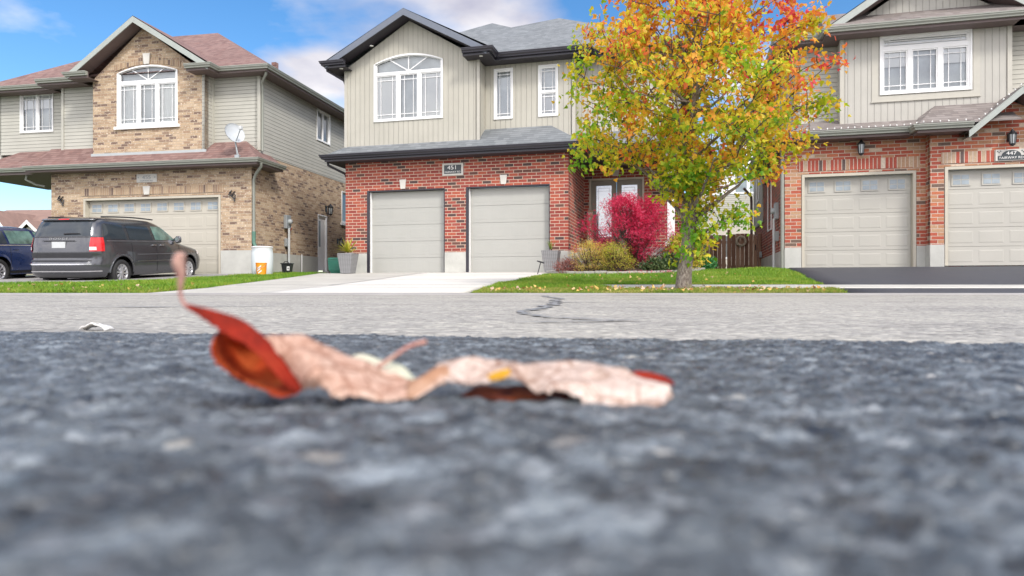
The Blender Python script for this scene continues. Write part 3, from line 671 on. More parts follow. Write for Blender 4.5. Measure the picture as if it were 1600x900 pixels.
M['room_mid'] = plain('room_behind_glass', (.58, .62, .64), .9, .2, 1.2)
M['lite'] = plain('frosted_lite', (.30, .35, .38), .12, .25, 2.5)
def garage_door(par, x0, x1, z0, z1, y, m, cols, rows, wins=0, mframe=None, label=None, depth=.16, rl=.005):
    b = MB(Tf(y)); H = (z1 - z0) / rows; W = (x1 - x0) / cols
    b.box(x0, x1, depth + .02, depth + .06, z0, z1)
    for r in range(rows):
        za, zb = z0 + r * H + .004, z0 + (r + 1) * H - .004
        b.box(x0 + .004, x1 - .004, depth, depth + .02, za, zb)
        if wins and r == rows - 1: continue
        for c in range(cols):
            xa, xb = x0 + c * W + W * .09, x0 + (c + 1) * W - W * .09; zc, zd = za + H * .17, zb - H * .17; o = .028
            # raised field inside a shallow moulded groove
            b.mesh([(xa, depth - .001, zc), (xb, depth - .001, zc), (xb, depth - .001, zd), (xa, depth - .001, zd), (xa + o, depth - rl, zc + o), (xb - o, depth - rl, zc + o), (xb - o, depth - rl, zd - o), (xa + o, depth - rl, zd - o)],
                   [(4, 5, 6, 7), (0, 1, 5, 4), (1, 2, 6, 5), (2, 3, 7, 6), (3, 0, 4, 7)])
    d = b.build('garage_door', m, par)
    if label: d['label'] = label
    if wins:
        zc = z1 - H * .5; W = (x1 - x0) / wins
        for c in range(wins):
            xc = x0 + (c + .5) * W; w_, h_ = min(.17, W * .30), .115
            q = MB(Tf(y)); q.box(xc - w_ - .035, xc + w_ + .035, depth - .018, depth - .001, zc - h_ - .035, zc + h_ + .035)
            wi = q.build('window', m, d)
            q = MB(Tf(y))
            for i in (0, 1):
                for j in (0, 1):
                    xa = xc - w_ + i * (w_ + .01); za = zc - h_ + j * (h_ + .01)
                    q.box(xa, xa + w_ - .01, depth - .022, depth - .0185, za, za + h_ - .01)
            q.build('pane', M['lite'], d if False else d)
    if mframe:
        q = MB(Tf(y)); t = .07
        q.box(x0 - t, x0 - .002, -.015, depth + .03, z0, z1 + t); q.box(x1 + .002, x1 + t, -.015, depth + .03, z0, z1 + t); q.box(x0 - .002, x1 + .002, -.015, depth + .03, z1 + .002, z1 + t)
        q.build('door_frame', mframe, par)
    return d
GUT = [(0, 0), (.125, 0), (.125, -.022), (.112, -.03), (.108, -.06), (.075, -.095), (.07, -.125), (0, -.125)]
def eaves(par, path, mg, mf, ms, over=.45, fz=.19, fas=True, sof=True):
    b = MB(); b.sweep(path, GUT); b.build('gutter', mg, par)
    if fas: b = MB(); b.sweep(path, [(-.03, -.01), (-.003, -.01), (-.003, -fz), (-.03, -fz)]); b.build('fascia', mf, par)
    if sof: b = MB(); b.sweep(path, [(-.031, -fz + .02), (-.031, -fz + .005), (-over, -fz + .005), (-over, -fz + .02)]); b.build('soffit', ms, par)
def rake(par, T, xa, xc, xb, z, zp, y0, over, m, msof, w=.19, name='rake_board', roofm=None, back=1.5):
    """gable rake boards at depth y0 (front of the overhang)"""
    b = MB(T); t = .028
    for xs_ in (xa, xb):
        b.hexa([(xs_, y0, z - w), (xc, y0, zp - w), (xc, y0 + t, zp - w), (xs_, y0 + t, z - w), (xs_, y0, z), (xc, y0, zp), (xc, y0 + t, zp), (xs_, y0 + t, z)])
    b.build(name, m, par)
    if msof:
        b = MB(T)
        for xs_ in (xa, xb): b.poly([(xs_, y0 + t, z - w + .02), (xc, y0 + t, zp - w + .02), (xc, y0 + over + .02, zp - w + .02), (xs_, y0 + over + .02, z - w + .02)])
        b.build('soffit', msof, par)
def roof(par, m, polys, name='roof'):
    b = MB()
    for p in polys: b.poly(p)
    return b.build(name, m, par)
def downspout(par, pts, m, r=.04):
    b = MB(); b.tube(pts, r, 8); return b.build('downspout', m, par)
def keystone(par, x, z0, z1, w0, w1, y):
    b = MB(Tf(y)); b.hexa([(x - w0, -.03, z0), (x + w0, -.03, z0), (x + w0, .01, z0), (x - w0, .01, z0), (x - w1, -.03, z1), (x + w1, -.03, z1), (x + w1, .01, z1), (x - w1, .01, z1)]); return b.build('keystone', M['stone'], par)
def hroof(m, par, x0, x1, y0, y1, z, p, A, Bp, Cc):
    pass
# ================================================================ house 455 (tan brick)
def frame(name, th, O, label, cat='house'): return thing(name, label, cat, (O[0], O[1], 0), -R(th))
H5 = frame('brick_house', 11, (-8.05, 21.10), 'tan brick house with mauve shingle roof and one wide garage door, behind the van')
F5 = .54
gd = (-6.03, -1.05, .40, 3.02)
wall(H5, M['found'], Tf(-.012), -7.26, 0, .2, 1.27, [gd], name='foundation')
wall(H5, M['brick_tan'], Tf(0), -7.26, -.0, 1.27, 4.0, [gd], name='brick_wall')
wall(H5, M['found'], Tr(.012), .0, 13, .2, 1.25, [(4.35, 5.1, .7, 2.85)], name='foundation')
wall(H5, M['brick_tan'], Tr(0), .02, 13, 1.25, 4.33, [(4.35, 5.1, .7, 2.85), (6.4, 7.05, 2.75, 3.95)], name='brick_wall')
wall(H5, M['brick_tan'], Tl(-7.26), .02, 13, .2, 4.0, name='brick_wall')
b = MB(Tf(-.015)); b.box(-6.12, -.96, 0, .05, 3.09, 3.33); b.build('soldier_course', M['brick_tan_soldier'], H5)
keystone(H5, -3.66, 3.08, 3.35, .09, .13, -.02)
garage_door(H5, -6.03 + .08, -1.05 - .08, .50, 2.94, 0, M['gar_tan'], 8, 5, 8, M['frame_tan'], 'wide beige double garage door with eight small windows')
# upper storey
bw = (-4.72, -2.60, 5.32, 7.18)
wall(H5, M['brick_tan'], Tf(0), -5.67, -1.61, 4.45, 6.85, [bw[:3] + (6.85,)], name='brick_wall', extra=None)
def bay5(b, th):
    z1 = 7.18; x0, x1 = bw[0], bw[1]; pk = 8.42; xc = -3.82; zb = 6.85; xl, xr = -5.67, -1.61
    def top(x): return zb + (pk - zb) * (1 - abs(x - xc) / (xc - xl if x < xc else xr - xc))
    X = sorted({xl, xr, xc, *[x0 + (x1 - x0) * i / 14 for i in range(15)]})
    hw = (x1 - x0) / 2; xm = (x0 + x1) / 2
    def bot(x): return z1 - .18 + .18 * (1 - ((x - xm) / hw) ** 2) if x0 <= x <= x1 else zb
    for i in range(len(X) - 1):
        p, q = X[i], X[i + 1]; zp_, zq_ = (max(zb, bot(p)), max(zb, bot(q))) if (x0 <= p and q <= x1) else (zb, zb)
        b.poly([(p, 0, zp_), (q, 0, zq_), (q, 0, top(q)), (p, 0, top(p))])
b = MB(Tf(0)); bay5(b, .18); b.build('gable_wall', M['brick_tan'], H5)
b = MB(Tf(-.02))
for i in range(16):   # upright bricks over the arched window
    x0, x1 = -4.86 + 2.40 * i / 16, -4.86 + 2.40 * (i + 1) / 16; xm = -3.66
    if i in (7, 8):
        if i == 7: b.build('soldier_course', M['brick_tan_soldier'], H5); b = MB(Tf(-.02))
        continue
    f = lambda x: 7.07 + .18 * (1 - ((x - xm) / 1.2) ** 2)
    b.hexa([(x0 + .004, 0, f(x0)), (x1 - .004, 0, f(x1)), (x1 - .004, .03, f(x1)), (x0 + .004, .03, f(x0)), (x0 + .004, 0, f(x0) + .20), (x1 - .004, 0, f(x1) + .20), (x1 - .004, .03, f(x1) + .20), (x0 + .004, .03, f(x0) + .20)])
b.build('soldier_course', M['brick_tan_soldier'], H5)
keystone(H5, -3.66, 7.24, 7.58, .09, .13, -.03)
window(H5, Tf(0), *bw, [(-4.68, -4.04, 5.36, 6.62), (-3.95, -3.37, 5.36, 6.62), (-3.28, -2.64, 5.36, 6.62), (-4.68, -2.64, 6.72, 7.16)], arch=.18, fan=True, backing='curtain', bsets=['curtain', 'none', 'curtain', 'none'], label='arched upstairs window in the tan brick gable', sill=True)
b = MB(); b.box(-5.72, -1.56, -.03, .02, 4.22, 4.45); b.build('flashing', M['flash'], H5)
wall(H5, M['sid_green'], Tr(-1.61), 0.0, .45, 4.3, 6.85, name='siding_wall', th=.1)
wall(H5, M['sid_green'], Tf(.45), -1.61, 0, 4.2, 6.85, name='siding_wall')
wall(H5, M['sid_green'], Tf(.45), -7.26, -5.67, 4.2, 6.85, name='siding_wall')
sw = (4.28, 5.28, 5.62, 6.72)
wall(H5, M['sid_green'], Tr(.01), .45, 13, 4.33, 6.85, [sw], name='siding_wall')
window(H5, Tr(.01), *sw, [(4.30, 4.77, 5.64, 6.70), (4.80, 5.26, 5.64, 6.70)], grille=None, backing='curtain', label='upstairs side window with white frame')
window(H5, Tr(0), 6.4, 7.05, 2.75, 3.95, [(6.42, 7.03, 2.77, 3.93)], grille=None, backing='blind', label='narrow ground floor side window', sill=True)
b = MB(); b.box(-.07, .03, .43, .50, 4.45, 6.85); b.build('corner_post', M['post_sage'], H5)
for bx_ in ((-7.29, -7.2, .42, .5, 4.5, 6.85), (-1.63, -1.58, .36, .46, 4.5, 6.85)): b = MB(); b.box(*bx_); b.build('corner_post', M['post_sage'], H5)
# left wing over the porch
lw = (-9.38, -8.10, 5.52, 6.82)
wall(H5, M['sid_green'], Tf(.9), -10.4, -7.26, 4.75, 7.0, [lw], name='siding_wall')
window(H5, Tf(.9), *lw, [(-9.36, -8.78, 5.54, 6.80), (-8.70, -8.12, 5.54, 6.80)], backing='blind', bsets=['half', 'half'], label='small two-pane upstairs window on the left wing')
wall(H5, M['sid_green'], Tl(-10.4), .9, 12, 4.0, 7.0, name='siding_wall')
wall(H5, M['brick_tan'], Tf(2.6), -8.6, -7.26, .2, 4.0, name='brick_wall')
b = MB(); b.box(-10.25, -9.85, 0.05, .45, .3, 4.0); b.build('porch_column', M['brick_tan'], H5)
# lower roof
p = .8; ze = 4.03
def zz(y): return ze + p * (y + .45)
roof(H5, M['shing_mauve'], [[(-7.75, -.45, ze), (.45, -.45, ze), (-.5, .5, zz(.5)), (-7.75, .5, zz(.5))], [(.45, -.45, ze), (.45, 1.1, ze), (-.5, 1.1, zz(.5)), (-.5, .5, zz(.5))],
     [(-10.4, -.15, ze + .03), (-7.7, -.15, ze + .03), (-7.2, .95, ze + .83), (-9.4, .95, ze + .83)], [(-10.4, 6, ze + .03), (-10.4, -.15, ze + .03), (-9.4, .95, ze + .83), (-9.4, 6, ze + .83)]], 'lower_roof')
eaves(H5, [(-7.8, -.45, ze), (.45, -.45, ze), (.45, 1.1, ze)], M['trim_sage'], M['soffit_brown'], M['soffit_brown'])
eaves(H5, [(-10.4, 5.5, ze + .02), (-10.4, -.15, ze + .02), (-7.6, -.15, ze + .02)], M['trim_sage'], M['soffit_brown'], M['soffit_brown'], sof=False)
b = MB(); b.box(-10.4, -7.2, -.15, 3.0, 3.84, 3.87); b.build('porch_ceiling', M['soffit_brown'], H5)
# upper roof
zu = 6.98
A_, B_, C_ = (-6.55, 4.9, 10.1), (-4.5, 4.9, 10.1), (-4.5, 12, 10.1)
fl, fr, br, blk = (-11.0, .45, zu), (.5, 0, zu), (.5, 14, zu), (-11, 14, zu)
roof(H5, M['shing_mauve'], [[(-7.7, 0, zu), fr, B_, A_], [fl, (-7.7, .40, zu), (-7.7, 0, zu), A_], [fr, br, C_, B_], [fl, A_, C_, blk], [A_, B_, C_]])
roof(H5, M['shing_mauve'], [[(-6.15, -.45, zu + .02), (-3.82, -.45, 8.64), (-3.82, 4.2, 8.64), (-6.15, .3, zu + .02)], [(-3.82, -.45, 8.64), (-1.15, -.45, zu + .02), (-1.15, .3, zu + .02), (-3.82, 4.2, 8.64)]], 'gable_roof')
rake(H5, Tf(0), -6.2, -3.82, -1.2, zu - .0, 8.62, -.46, .46, M['trim_sage_light'], M['soffit_brown'])
for path in ([(-11, .45, zu), (-7.7, .45, zu)], [(-7.8, 0, zu), (-6.1, 0, zu)], [(-6.2, 0.0, zu), (-6.2, -.45, zu), (-5.45, -.45, zu)], [(-1.95, -.45, zu), (-1.15, -.45, zu), (-1.15, 0, zu), (.5, 0, zu), (.5, 14, zu)]):
    eaves(H5, path, M['trim_sage'], M['soffit_brown'], M['soffit_brown'], over=.5)
downspout(H5, [(.42, .12, 6.84), (.40, .14, 6.72), (.10, .42, 6.58), (.07, .50, 6.45), (.07, .50, 4.42)], M['trim_sage'])
downspout(H5, [(.50, -.30, 3.90), (.48, -.25, 3.80), (.16, -.02, 3.62), (.06, .03, 3.45), (.06, .03, 1.75)], M['trim_sage'], .045)
b = MB(); b.tube([(.06, .03, 1.85), (.06, .03, 1.5), (.16, .02, 1.30)], [.06, .055, .055], 10); b.build('downspout_elbow', plain('green_elbow', (.09, .20, .15), .5), H5)
b = MB(); b.tube([(-8.2, .0, 3.85), (-8.25, 0, 3.7), (-8.05, .2, 3.55), (-7.8, .3, 3.5)], .04, 8); b.build('downspout', M['trim_sage'], H5)
b = MB(); b.box(-3.2, -3.0, 6.6, 6.8, 9.2, 9.42); b.build('roof_vent', M['shing_mauve'], H5)
# side door
b = MB(Tr(0)); b.box(4.40, 5.05, .06, .11, .76, 2.80); sd_ = b.build('side_door', M['white'], H5)
b = MB(Tr(0)); b.box(4.50, 4.66, .045, .058, 1.65, 2.62); b.build('pane', M['lite'], sd_)
b = MB(Tr(0)); b.box(4.35, 4.40, -.01, .12, .72, 2.85); b.box(5.05, 5.1, -.01, .12, .72, 2.85); b.box(4.40, 5.05, -.01, .12, 2.80, 2.85); b.build('door_frame', M['white'], H5)
b = MB(); b.box(-.02, .5, 4.2, 5.2, .3, .70); b.build('door_step', M['found'], H5)
def lantern(par, T, x, z, name='wall_lamp', s=1.0):
    b = MB(T); b.box(x - .04 * s, x + .04 * s, -.03, .0, z - .09 * s, z + .09 * s)
    b.tube([(x, -.03, z + .03 * s), (x, -.09 * s, z + .09 * s), (x, -.15 * s, z + .06 * s)], .012 * s, 6)
    c = (x, -.15 * s, z)
    def ring(r, zq): return [(c[0] + r * math.cos(q), c[1] + r * math.sin(q), z + zq) for q in [math.pi / 8 + k * math.pi / 4 for k in range(8)]]
    b.loft([ring(.012 * s, .14 * s), ring(.035 * s, .10 * s), ring(.085 * s, .045 * s), ring(.08 * s, .03 * s)], 0, True, True)
    b.loft([ring(.055 * s, -.16 * s), ring(.045 * s, -.19 * s), ring(.01 * s, -.21 * s)], 0, True, True)
    for k in range(8):
        q = math.pi / 8 + k * math.pi / 4; b.tube([(c[0] + .068 * s * math.cos(q), c[1] + .068 * s * math.sin(q), z + .03 * s), (c[0] + .052 * s * math.cos(q), c[1] + .052 * s * math.sin(q), z - .16 * s)], .007 * s, 4)
    l = b.build(name, M['black'], par)
    b = MB(T); b.loft([ring(.062 * s, .028 * s), ring(.047 * s, -.158 * s)], 0, True, True); b.build('lamp_glass', M['lampglass'], l)
    return l
M['lampglass'] = plain('lamp_glass', (.45, .48, .48), .1, .1)
lantern(H5, Tr(0), 5.0, 3.12, s=1.3)
lantern(H5, Tr(0), 6.0, 1.95, s=1.1)
for x in (-6.86, -.64):   # wrought ornaments beside the garage door
    b = MB(Tf(0)); z = 2.98; b.tube([(x - .10, -.03, z + .10), (x, -.05, z + .02), (x + .09, -.03, z + .12)], .018, 6); b.tube([(x - .02, -.04, z + .15), (x - .12, -.04, z + .02), (x - .02, -.04, z - .02), (x + .06, -.04, z - .10), (x + .09, -.03, z - .2)], .02, 6); b.tube([(x + .02, -.04, z + .04), (x + .11, -.04, z), (x + .10, -.04, z - .12)], .018, 6); b.tube([(x, 0, z), (x, -.05, z)], .02, 6)
    b.build('wall_ornament', M['black'], H5)
b = MB(Tf(0)); b.box(-4.04, -3.30, -.025, 0, 3.47, 3.74, 0, .008); pq = b.build('house_number_plaque', M['stone'], H5)
M['worn_num'] = plain('worn_number', (.33, .35, .36), .7)
text_mesh('number', '455', .17, lambda v: Vector((-3.67 + v.x * 1.25, -.028 - v.z, 3.625 + v.y)), M['worn_num'], pq)
text_mesh('street_name', 'FAIRWAY RD', .06, lambda v: Vector((-3.67 + v.x * 1.3, -.028 - v.z, 3.52 + v.y)), M['worn_num'], pq)
for dx in (-.30, .30):
    b = MB(Tf(-.027)); b.loft([[(-3.67 + dx + r * math.cos(k * math.pi / 4), zq, 3.63 + r * math.sin(k * math.pi / 4)) for k in range(8) for r in [(.035 if k % 2 else .015)]] for zq in (0, -.005)], 0, False, True); b.build('flower_mark', M['worn_num'], pq)
# electricity meter on the right side wall
def meter(par, T, a, z):
    b = MB(T); b.box(a - .16, a + .16, -.12, 0, z - .22, z + .24, 0, .02); mt = b.build('electric_meter', M['meter'], par)
    b = MB(T); b.lathe([(.0, -.22), (.07, -.21), (.085, -.18), (.085, -.12)], (a + .02, 0, z + .02), 16, axis='y'); b.build('meter_dial', M['lampglass'], mt)
    b = MB(T); b.box(a - .11, a + .11, -.10, 0, z - .82, z - .55, 0, .01); b.build('junction_box', M['meter'], mt)
    b = MB(T); b.tube([(a - .02, -.13, z - .2), (a - .02, -.13, z - 1.9)], .038, 10); b.build('conduit', M['pipe'], mt)
meter(H5, Tr(0), 2.05, 2.32)
b = MB(Tr(0)); b.tube([(2.15, -.03, 1.95), (2.35, -.05, 2.15)], .03, 6); b.build('conduit_clamp', plain('rust_red', (.35, .10, .05), .7), H5)
b = MB(Tr(0)); b.tube([(3.0, -.08, .5), (3.0, -.08, 1.28)], .022, 8); b.build('vent_pipe', M['white'], H5)

# ================================================================ house 451 (red brick)
H1 = frame('brick_house', 14.7, (-4.996, 20.50), 'red brick house with two grey garage doors, black eaves and cream upper storey')
d1, d2 = (.70, 3.16, .40, 2.99), (3.80, 6.25, .40, 2.99)
wall(H1, M['found'], Tf(-.012), 0, 6.77, .2, 1.13, [d1, d2], name='foundation')
wall(H1, M['brick_red'], Tf(0), 0, 6.77, 1.13, 3.98, [d1, d2], name='brick_wall')
wall(H1, M['found'], Tr(6.782), 0, 2.8, .2, 1.13, name='foundation')
wall(H1, M['brick_red'], Tr(6.77), .02, 2.8, 1.13, 3.98, name='brick_wall')
wall(H1, M['brick_red'], Tl(0), .02, 13, .2, 3.98, name='brick_wall')
dr = (6.94, 8.64, 1.25, 3.52)
wall(H1, M['brick_red'], Tf(2.8), 6.60, 9.75, .2, 3.98, [dr], name='brick_wall')
for d, nm in ((d1, 'left'), (d2, 'right')):
    garage_door(H1, d[0] + .10, d[1] - .03, .50, 2.95, 0, M['gar_sage'], 4, 5, rl=.0025)
    b = MB(Tf(0)); b.box(d[0] + .003, d[0] + .075, .0, .2, .45, 2.985); b.box(d[1] - .028, d[1] - .003, .0, .2, .45, 2.985); b.box(d[0] + .075, d[1] - .028, 0, .2, 2.955, 2.985); b.build('door_frame', M['trim_black'], H1)
    b = MB(Tf(0)); b.box(d[0] + .077, d[0] + .098, .06, .17, .5, 2.95); b.build('weather_strip', M['white'], H1)
    b = MB(Tf(0)); b.box(d[0] + .10, d[1] - .03, .1, .2, .4, .50); b.build('door_seal', M['black'], H1)
keystone(H1, 1.86, 3.01, 3.28, .07, .105, 0); keystone(H1, 4.92, 3.03, 3.29, .07, .105, 0); keystone(H1, 7.76, 3.58, 3.92, .09, .14, 2.8)
b = MB(Tf(0)); b.box(3.09, 3.73, -.03, 0, 3.33, 3.69, 0, .01); pq = b.build('house_number_plaque', M['stone'], H1)
b = MB(Tf(0)); b.box(3.15, 3.67, -.034, -.0305, 3.385, 3.635); b.build('plaque_field', M['plaque_dark'], pq)
text_mesh('number', '451', .16, lambda v: Vector((3.40 + v.x * 1.25, -.036 - v.z, 3.555 + v.y)), M['sign_white'], pq)
text_mesh('street_name', 'FAIRWAY RD', .072, lambda v: Vector((3.41 + v.x * 1.12, -.036 - v.z, 3.43 + v.y)), M['sign_white'], pq)
# porch
b = MB(); b.box(6.8, 9.75, .9, 2.8, .2, 1.25); b.build('porch_floor', M['found'], H1)
for k in range(3):
    b = MB(); b.box(7.0, 8.6, .9 - .3 * (k + 1), .9 - .3 * k, .2, 1.25 - .19 * (k + 1)); b.build('porch_step', M['found'], H1)
b = MB(); b.box(9.40, 9.60, .62, .82, 1.25, 3.86, 0, .01); b.box(9.36, 9.64, .58, .86, 1.25, 1.4); b.box(9.36, 9.64, .58, .86, 3.72, 3.86); b.build('porch_column', M['white'], H1)
b = MB(); b.box(6.6, 10.1, .22, 2.82, 3.86, 3.88); b.build('porch_ceiling', M['soffit_black'], H1)
b = MB(Tf(2.8)); b.box(dr[0], dr[0] + .06, -.03, .12, dr[2], dr[3]); b.box(dr[1] - .06, dr[1], -.03, .12, dr[2], dr[3]); b.box(dr[0] + .06, dr[1] - .06, -.03, .12, dr[3] - .06, dr[3]); b.build('door_frame', M['frame_tan'], H1)
for i in (0, 1):
    xa = dr[0] + .065 + i * .79; xb = xa + .78; b = MB(Tf(2.8)); za, zb = dr[2] + .02, dr[3] - .07; st = .15
    b.box(xa, xa + st, .03, .08, za, zb); b.box(xb - st, xb, .03, .08, za, zb); b.box(xa + st, xb - st, .03, .08, zb - st, zb); b.box(xa + st, xb - st, .03, .08, za, za + .42)
    fd = b.build('front_door', M['door_taupe'], H1)
    b = MB(Tf(2.8)); b.poly([(xa + st, .055, za + .42), (xb - st, .055, za + .42), (xb - st, .055, zb - st), (xa + st, .055, zb - st)]); b.build('pane', M['glass_door'], fd)
    b = MB(Tf(2.8)); b.poly([(xa + st, .10, za + .42), (xb - st, .10, za + .42), (xb - st, .10, zb - st), (xa + st, .10, zb - st)]); b.build('privacy_film', M['blind'], fd)
    b = MB(Tf(2.8)); q = .07
    x_, y_, z_, w_ = xa + st + q, xb - st - q, za + .42 + q, zb - st - q
    for r in ((x_, x_ + .008, z_, w_), (y_ - .008, y_, z_, w_), (x_, y_, z_, z_ + .008), (x_, y_, w_ - .008, w_), (xa + st, xb - st, w_ - .1, w_ - .094), (xa + st, xb - st, z_ + .1, z_ + .106)): b.box(r[0], r[1], .049, .054, r[2], r[3])
    b.build('leaded_bars', M['meter'], fd)
    b = MB(Tf(2.8)); hx = xb - .06 if i == 0 else xa + .06; b.tube([(hx, .03, 2.2), (hx, -.03, 2.2), (hx, -.03, 2.45), (hx, .03, 2.45)], .01, 6); b.build('handle', M['black'], fd)
# upper storey
bw = (.97, 3.07, 5.05, 6.92)
zE = 6.66
def bay1(b, th):
    z1 = 6.92; x0, x1 = bw[0], bw[1]; pk = 7.92; xc = 2.06; zb = 6.44; xl, xr = 0, 4.19; hw = (x1 - x0) / 2; xm = (x0 + x1) / 2
    def top(x): return zE + (pk - zE) * (1 - abs(x - xc) / (xc - xl if x < xc else xr - xc))
    X = sorted({xl, xr, xc, *[x0 + (x1 - x0) * i / 14 for i in range(15)]})
    def bot(x): return z1 - .20 + .20 * (1 - ((x - xm) / hw) ** 2)
    for i in range(len(X) - 1):
        p_, q_ = X[i], X[i + 1]; ins = x0 <= p_ and q_ <= x1; b.poly([(p_, 0, bot(p_) if ins else zb), (q_, 0, bot(q_) if ins else zb), (q_, 0, top(q_)), (p_, 0, top(p_))])
wall(H1, M['bb_tan'], Tf(0), 0, 4.19, 4.27, 6.44, [bw[:3] + (6.44,)], name='siding_wall')
b = MB(Tf(0)); bay1(b, .1); b.build('gable_wall', M['bb_tan'], H1)
window(H1, Tf(0), *bw, [(.99, 1.66, 5.07, 6.38), (1.74, 2.32, 5.07, 6.38), (2.40, 3.05, 5.07, 6.38), (.99, 3.05, 6.44, 6.90)], arch=.20, fan=True, backing='blind', bsets=['blind', 'none', 'blind', 'none'], label='arched upstairs window with two white blinds and a clear middle pane')
wall(H1, M['bb_tan'], Tr(4.19), 0.0, .6, 4.27, 6.66, name='siding_wall', th=.1)
w1, w2 = (4.50, 5.00, 5.05, 6.45), (5.83, 6.33, 5.05, 6.45)
wall(H1, M['bb_tan'], Tf(.6), 4.19, 6.83, 4.2, 6.66, [w1, w2], name='siding_wall')
window(H1, Tf(.6), *w1, [(4.52, 4.98, 5.07, 6.43)], backing='blind', bsets=['none'], label='narrow upstairs window with bare glass, left of its pair', muntin=.07)
wn = window(H1, Tf(.6), *w2, [(5.85, 6.31, 5.07, 5.70), (5.85, 6.31, 5.74, 6.43)], backing='blind', bsets=['blind', 'none'], label='narrow upstairs window with white lower blind, right of its pair', muntin=.07)
wall(H1, M['bb_tan'], Tr(6.83), .6, 1.0, 4.2, 6.66, name='siding_wall', th=.1)
wall(H1, M['bb_tan'], Tf(1.0), 6.83, 9.7, 4.2, 6.66, name='siding_wall')
wall(H1, M['bb_tan'], Tl(0), 0.01, 13, 3.98, 6.66, name='siding_wall')
wall(H1, M['bb_tan'], Tr(9.7), 1.0, 13, 3.98, 6.66, name='siding_wall')
wall(H1, M['brick_red'], Tr(9.75), 2.8, 13, .2, 3.98, name='brick_wall')
for bx_ in ((-.03, .06, -.025, .03, 4.3, 6.62), (4.13, 4.215, -.025, .05, 4.27, 6.62), (6.77, 6.855, .575, .65, 4.35, 6.62)): b = MB(); b.box(*bx_); b.build('corner_post', M['post_tan'], H1)
p = .69; ze = 4.02
def zz(d): return ze + p * d
roof(H1, M['shing_grey'], [[(-.45, -.45, ze), (7.22, -.45, ze), (6.17, .6, zz(1.05)), (.6, .6, zz(1.05))], [(7.22, -.45, ze), (7.22, 1.1, ze), (6.17, 1.1, zz(1.05)), (6.17, .6, zz(1.05))],
     [(-.45, 1.6, ze), (-.45, -.45, ze), (.6, .6, zz(1.05)), (.6, 1.6, zz(1.05))], [(6.6, .2, ze + .005), (10.1, .2, ze + .005), (9.1, 1.2, zz(1.0)), (6.6, 1.2, zz(1.0))], [(10.1, .2, ze), (10.1, 5, ze), (9.1, 5, zz(1)), (9.1, 1.2, zz(1))]], 'lower_roof')
eaves(H1, [(-.45, 1.6, ze), (-.45, -.45, ze), (7.22, -.45, ze), (7.22, .2, ze), (10.1, .2, ze), (10.1, 5, ze)], M['trim_black'], M['trim_black'], M['soffit_black'])
zu = 6.80
P2, P3 = (5.5, 5.3, 9.68), (3.0, 5.3, 9.45)
AP = (3.41, 4.0, 9.22)
roof(H1, M['shing_grey'], [[(-.45, .15, zu), (7.28, .15, zu), AP], [(7.28, .15, zu), (7.28, 8, zu), AP], [(-.45, 12, zu), (-.45, .15, zu), AP, P3],
     [(-.45, .2, zu - .3), (10.15, .55, zu), P2, P3], [(10.15, .55, zu), (10.15, 12, zu), P2], [(-.45, 12, zu), P3, P2, (10.15, 12, zu)]])
roof(H1, M['shing_grey'], [[(-.45, -.45, zu), (2.06, -.45, 8.12), (2.06, 2.4, 8.12), (-.45, .6, zu)], [(2.06, -.45, 8.12), (4.64, -.45, zu), (4.64, .3, zu), (2.06, 2.4, 8.12)]], 'gable_roof')
rake(H1, Tf(0), -.42, 2.06, 4.55, zu - .02, 8.11, -.46, .46, M['fascia_slate'], M['soffit_black'])
for path in ([(-.45, 12, zu - .02), (-.45, -.45, zu - .02), (.22, -.45, zu - .02)], [(3.85, -.45, zu - .02), (4.64, -.45, zu - .02), (4.64, .15, zu - .02), (7.28, .15, zu - .02), (7.28, .55, zu - .02), (10.15, .55, zu - .02), (10.15, 12, zu - .02)]):
    eaves(H1, path, M['trim_black'], M['trim_black'], M['soffit_black'])
downspout(H1, [(-.42, -.35, 6.66), (-.42, -.33, 6.55), (-.08, .05, 6.35), (-.05, .12, 6.2), (-.05, .12, 4.4)], M['trim_black'])
downspout(H1, [(-.42, -.30, 3.88), (-.42, -.28, 3.75), (-.08, .12, 3.55), (-.05, .2, 3.4), (-.05, .2, .5)], M['trim_black'])
for x, y, z in ((.02, -.3, 6.60), (4.35, -.3, 6.60), (1.0, -.3, 7.18)):
    b = MB(); b.lathe([(.055, 0), (.055, -.012), (.0, -.013)], (x, y, z), 12); b.build('soffit_light', M['sign_white'], H1)

# ================================================================ house 447 (mixed brick)
H7 = frame('brick_house', 14.7, (7.08, 17.72), 'mixed red and buff brick house with grey-brown shingles at the dark driveway')
dA, dB = (.40, 3.06, .45, 3.03), (3.56, 6.30, .45, 3.03)
wall(H7, M['found'], Tf(-.012), 0, 3.26, .2, 1.15, [dA], name='foundation')
wall(H7, M['brick_mix'], Tf(0), 0, 3.26, 1.15, 4.0, [dA], name='brick_wall')
wall(H7, M['found'], Tf(-.362), 3.26, 6.7, .2, 1.15, [dB], name='foundation')
def g7(b, th): b.poly([(3.9, 0, 3.9), (6.12, 0, 3.9), (5.01, 0, 4.50)])
wall(H7, M['brick_mix'], Tf(-.35), 3.26, 6.7, 1.15, 3.9, [dB], name='brick_wall', extra=g7)
wall(H7, M['brick_mix'], Tl(3.26), -.34, 0, 1.15, 3.9, name='brick_wall', th=.1)
wall(H7, M['found'], Tl(3.25), -.36, 0, .2, 1.15, name='foundation', th=.1)
wall(H7, M['found'], Tl(-.012), .0, 8.8, .2, 1.10, name='foundation')
b = MB(Tl(0)); b.poly([(.02, 0, 1.10), (8.8, 0, 1.10), (8.8, 0, 2.33), (5.4, 0, 2.33), (5.4, 0, 4.0), (.02, 0, 4.0)]); b.build('brick_wall', M['brick_red'], H7)
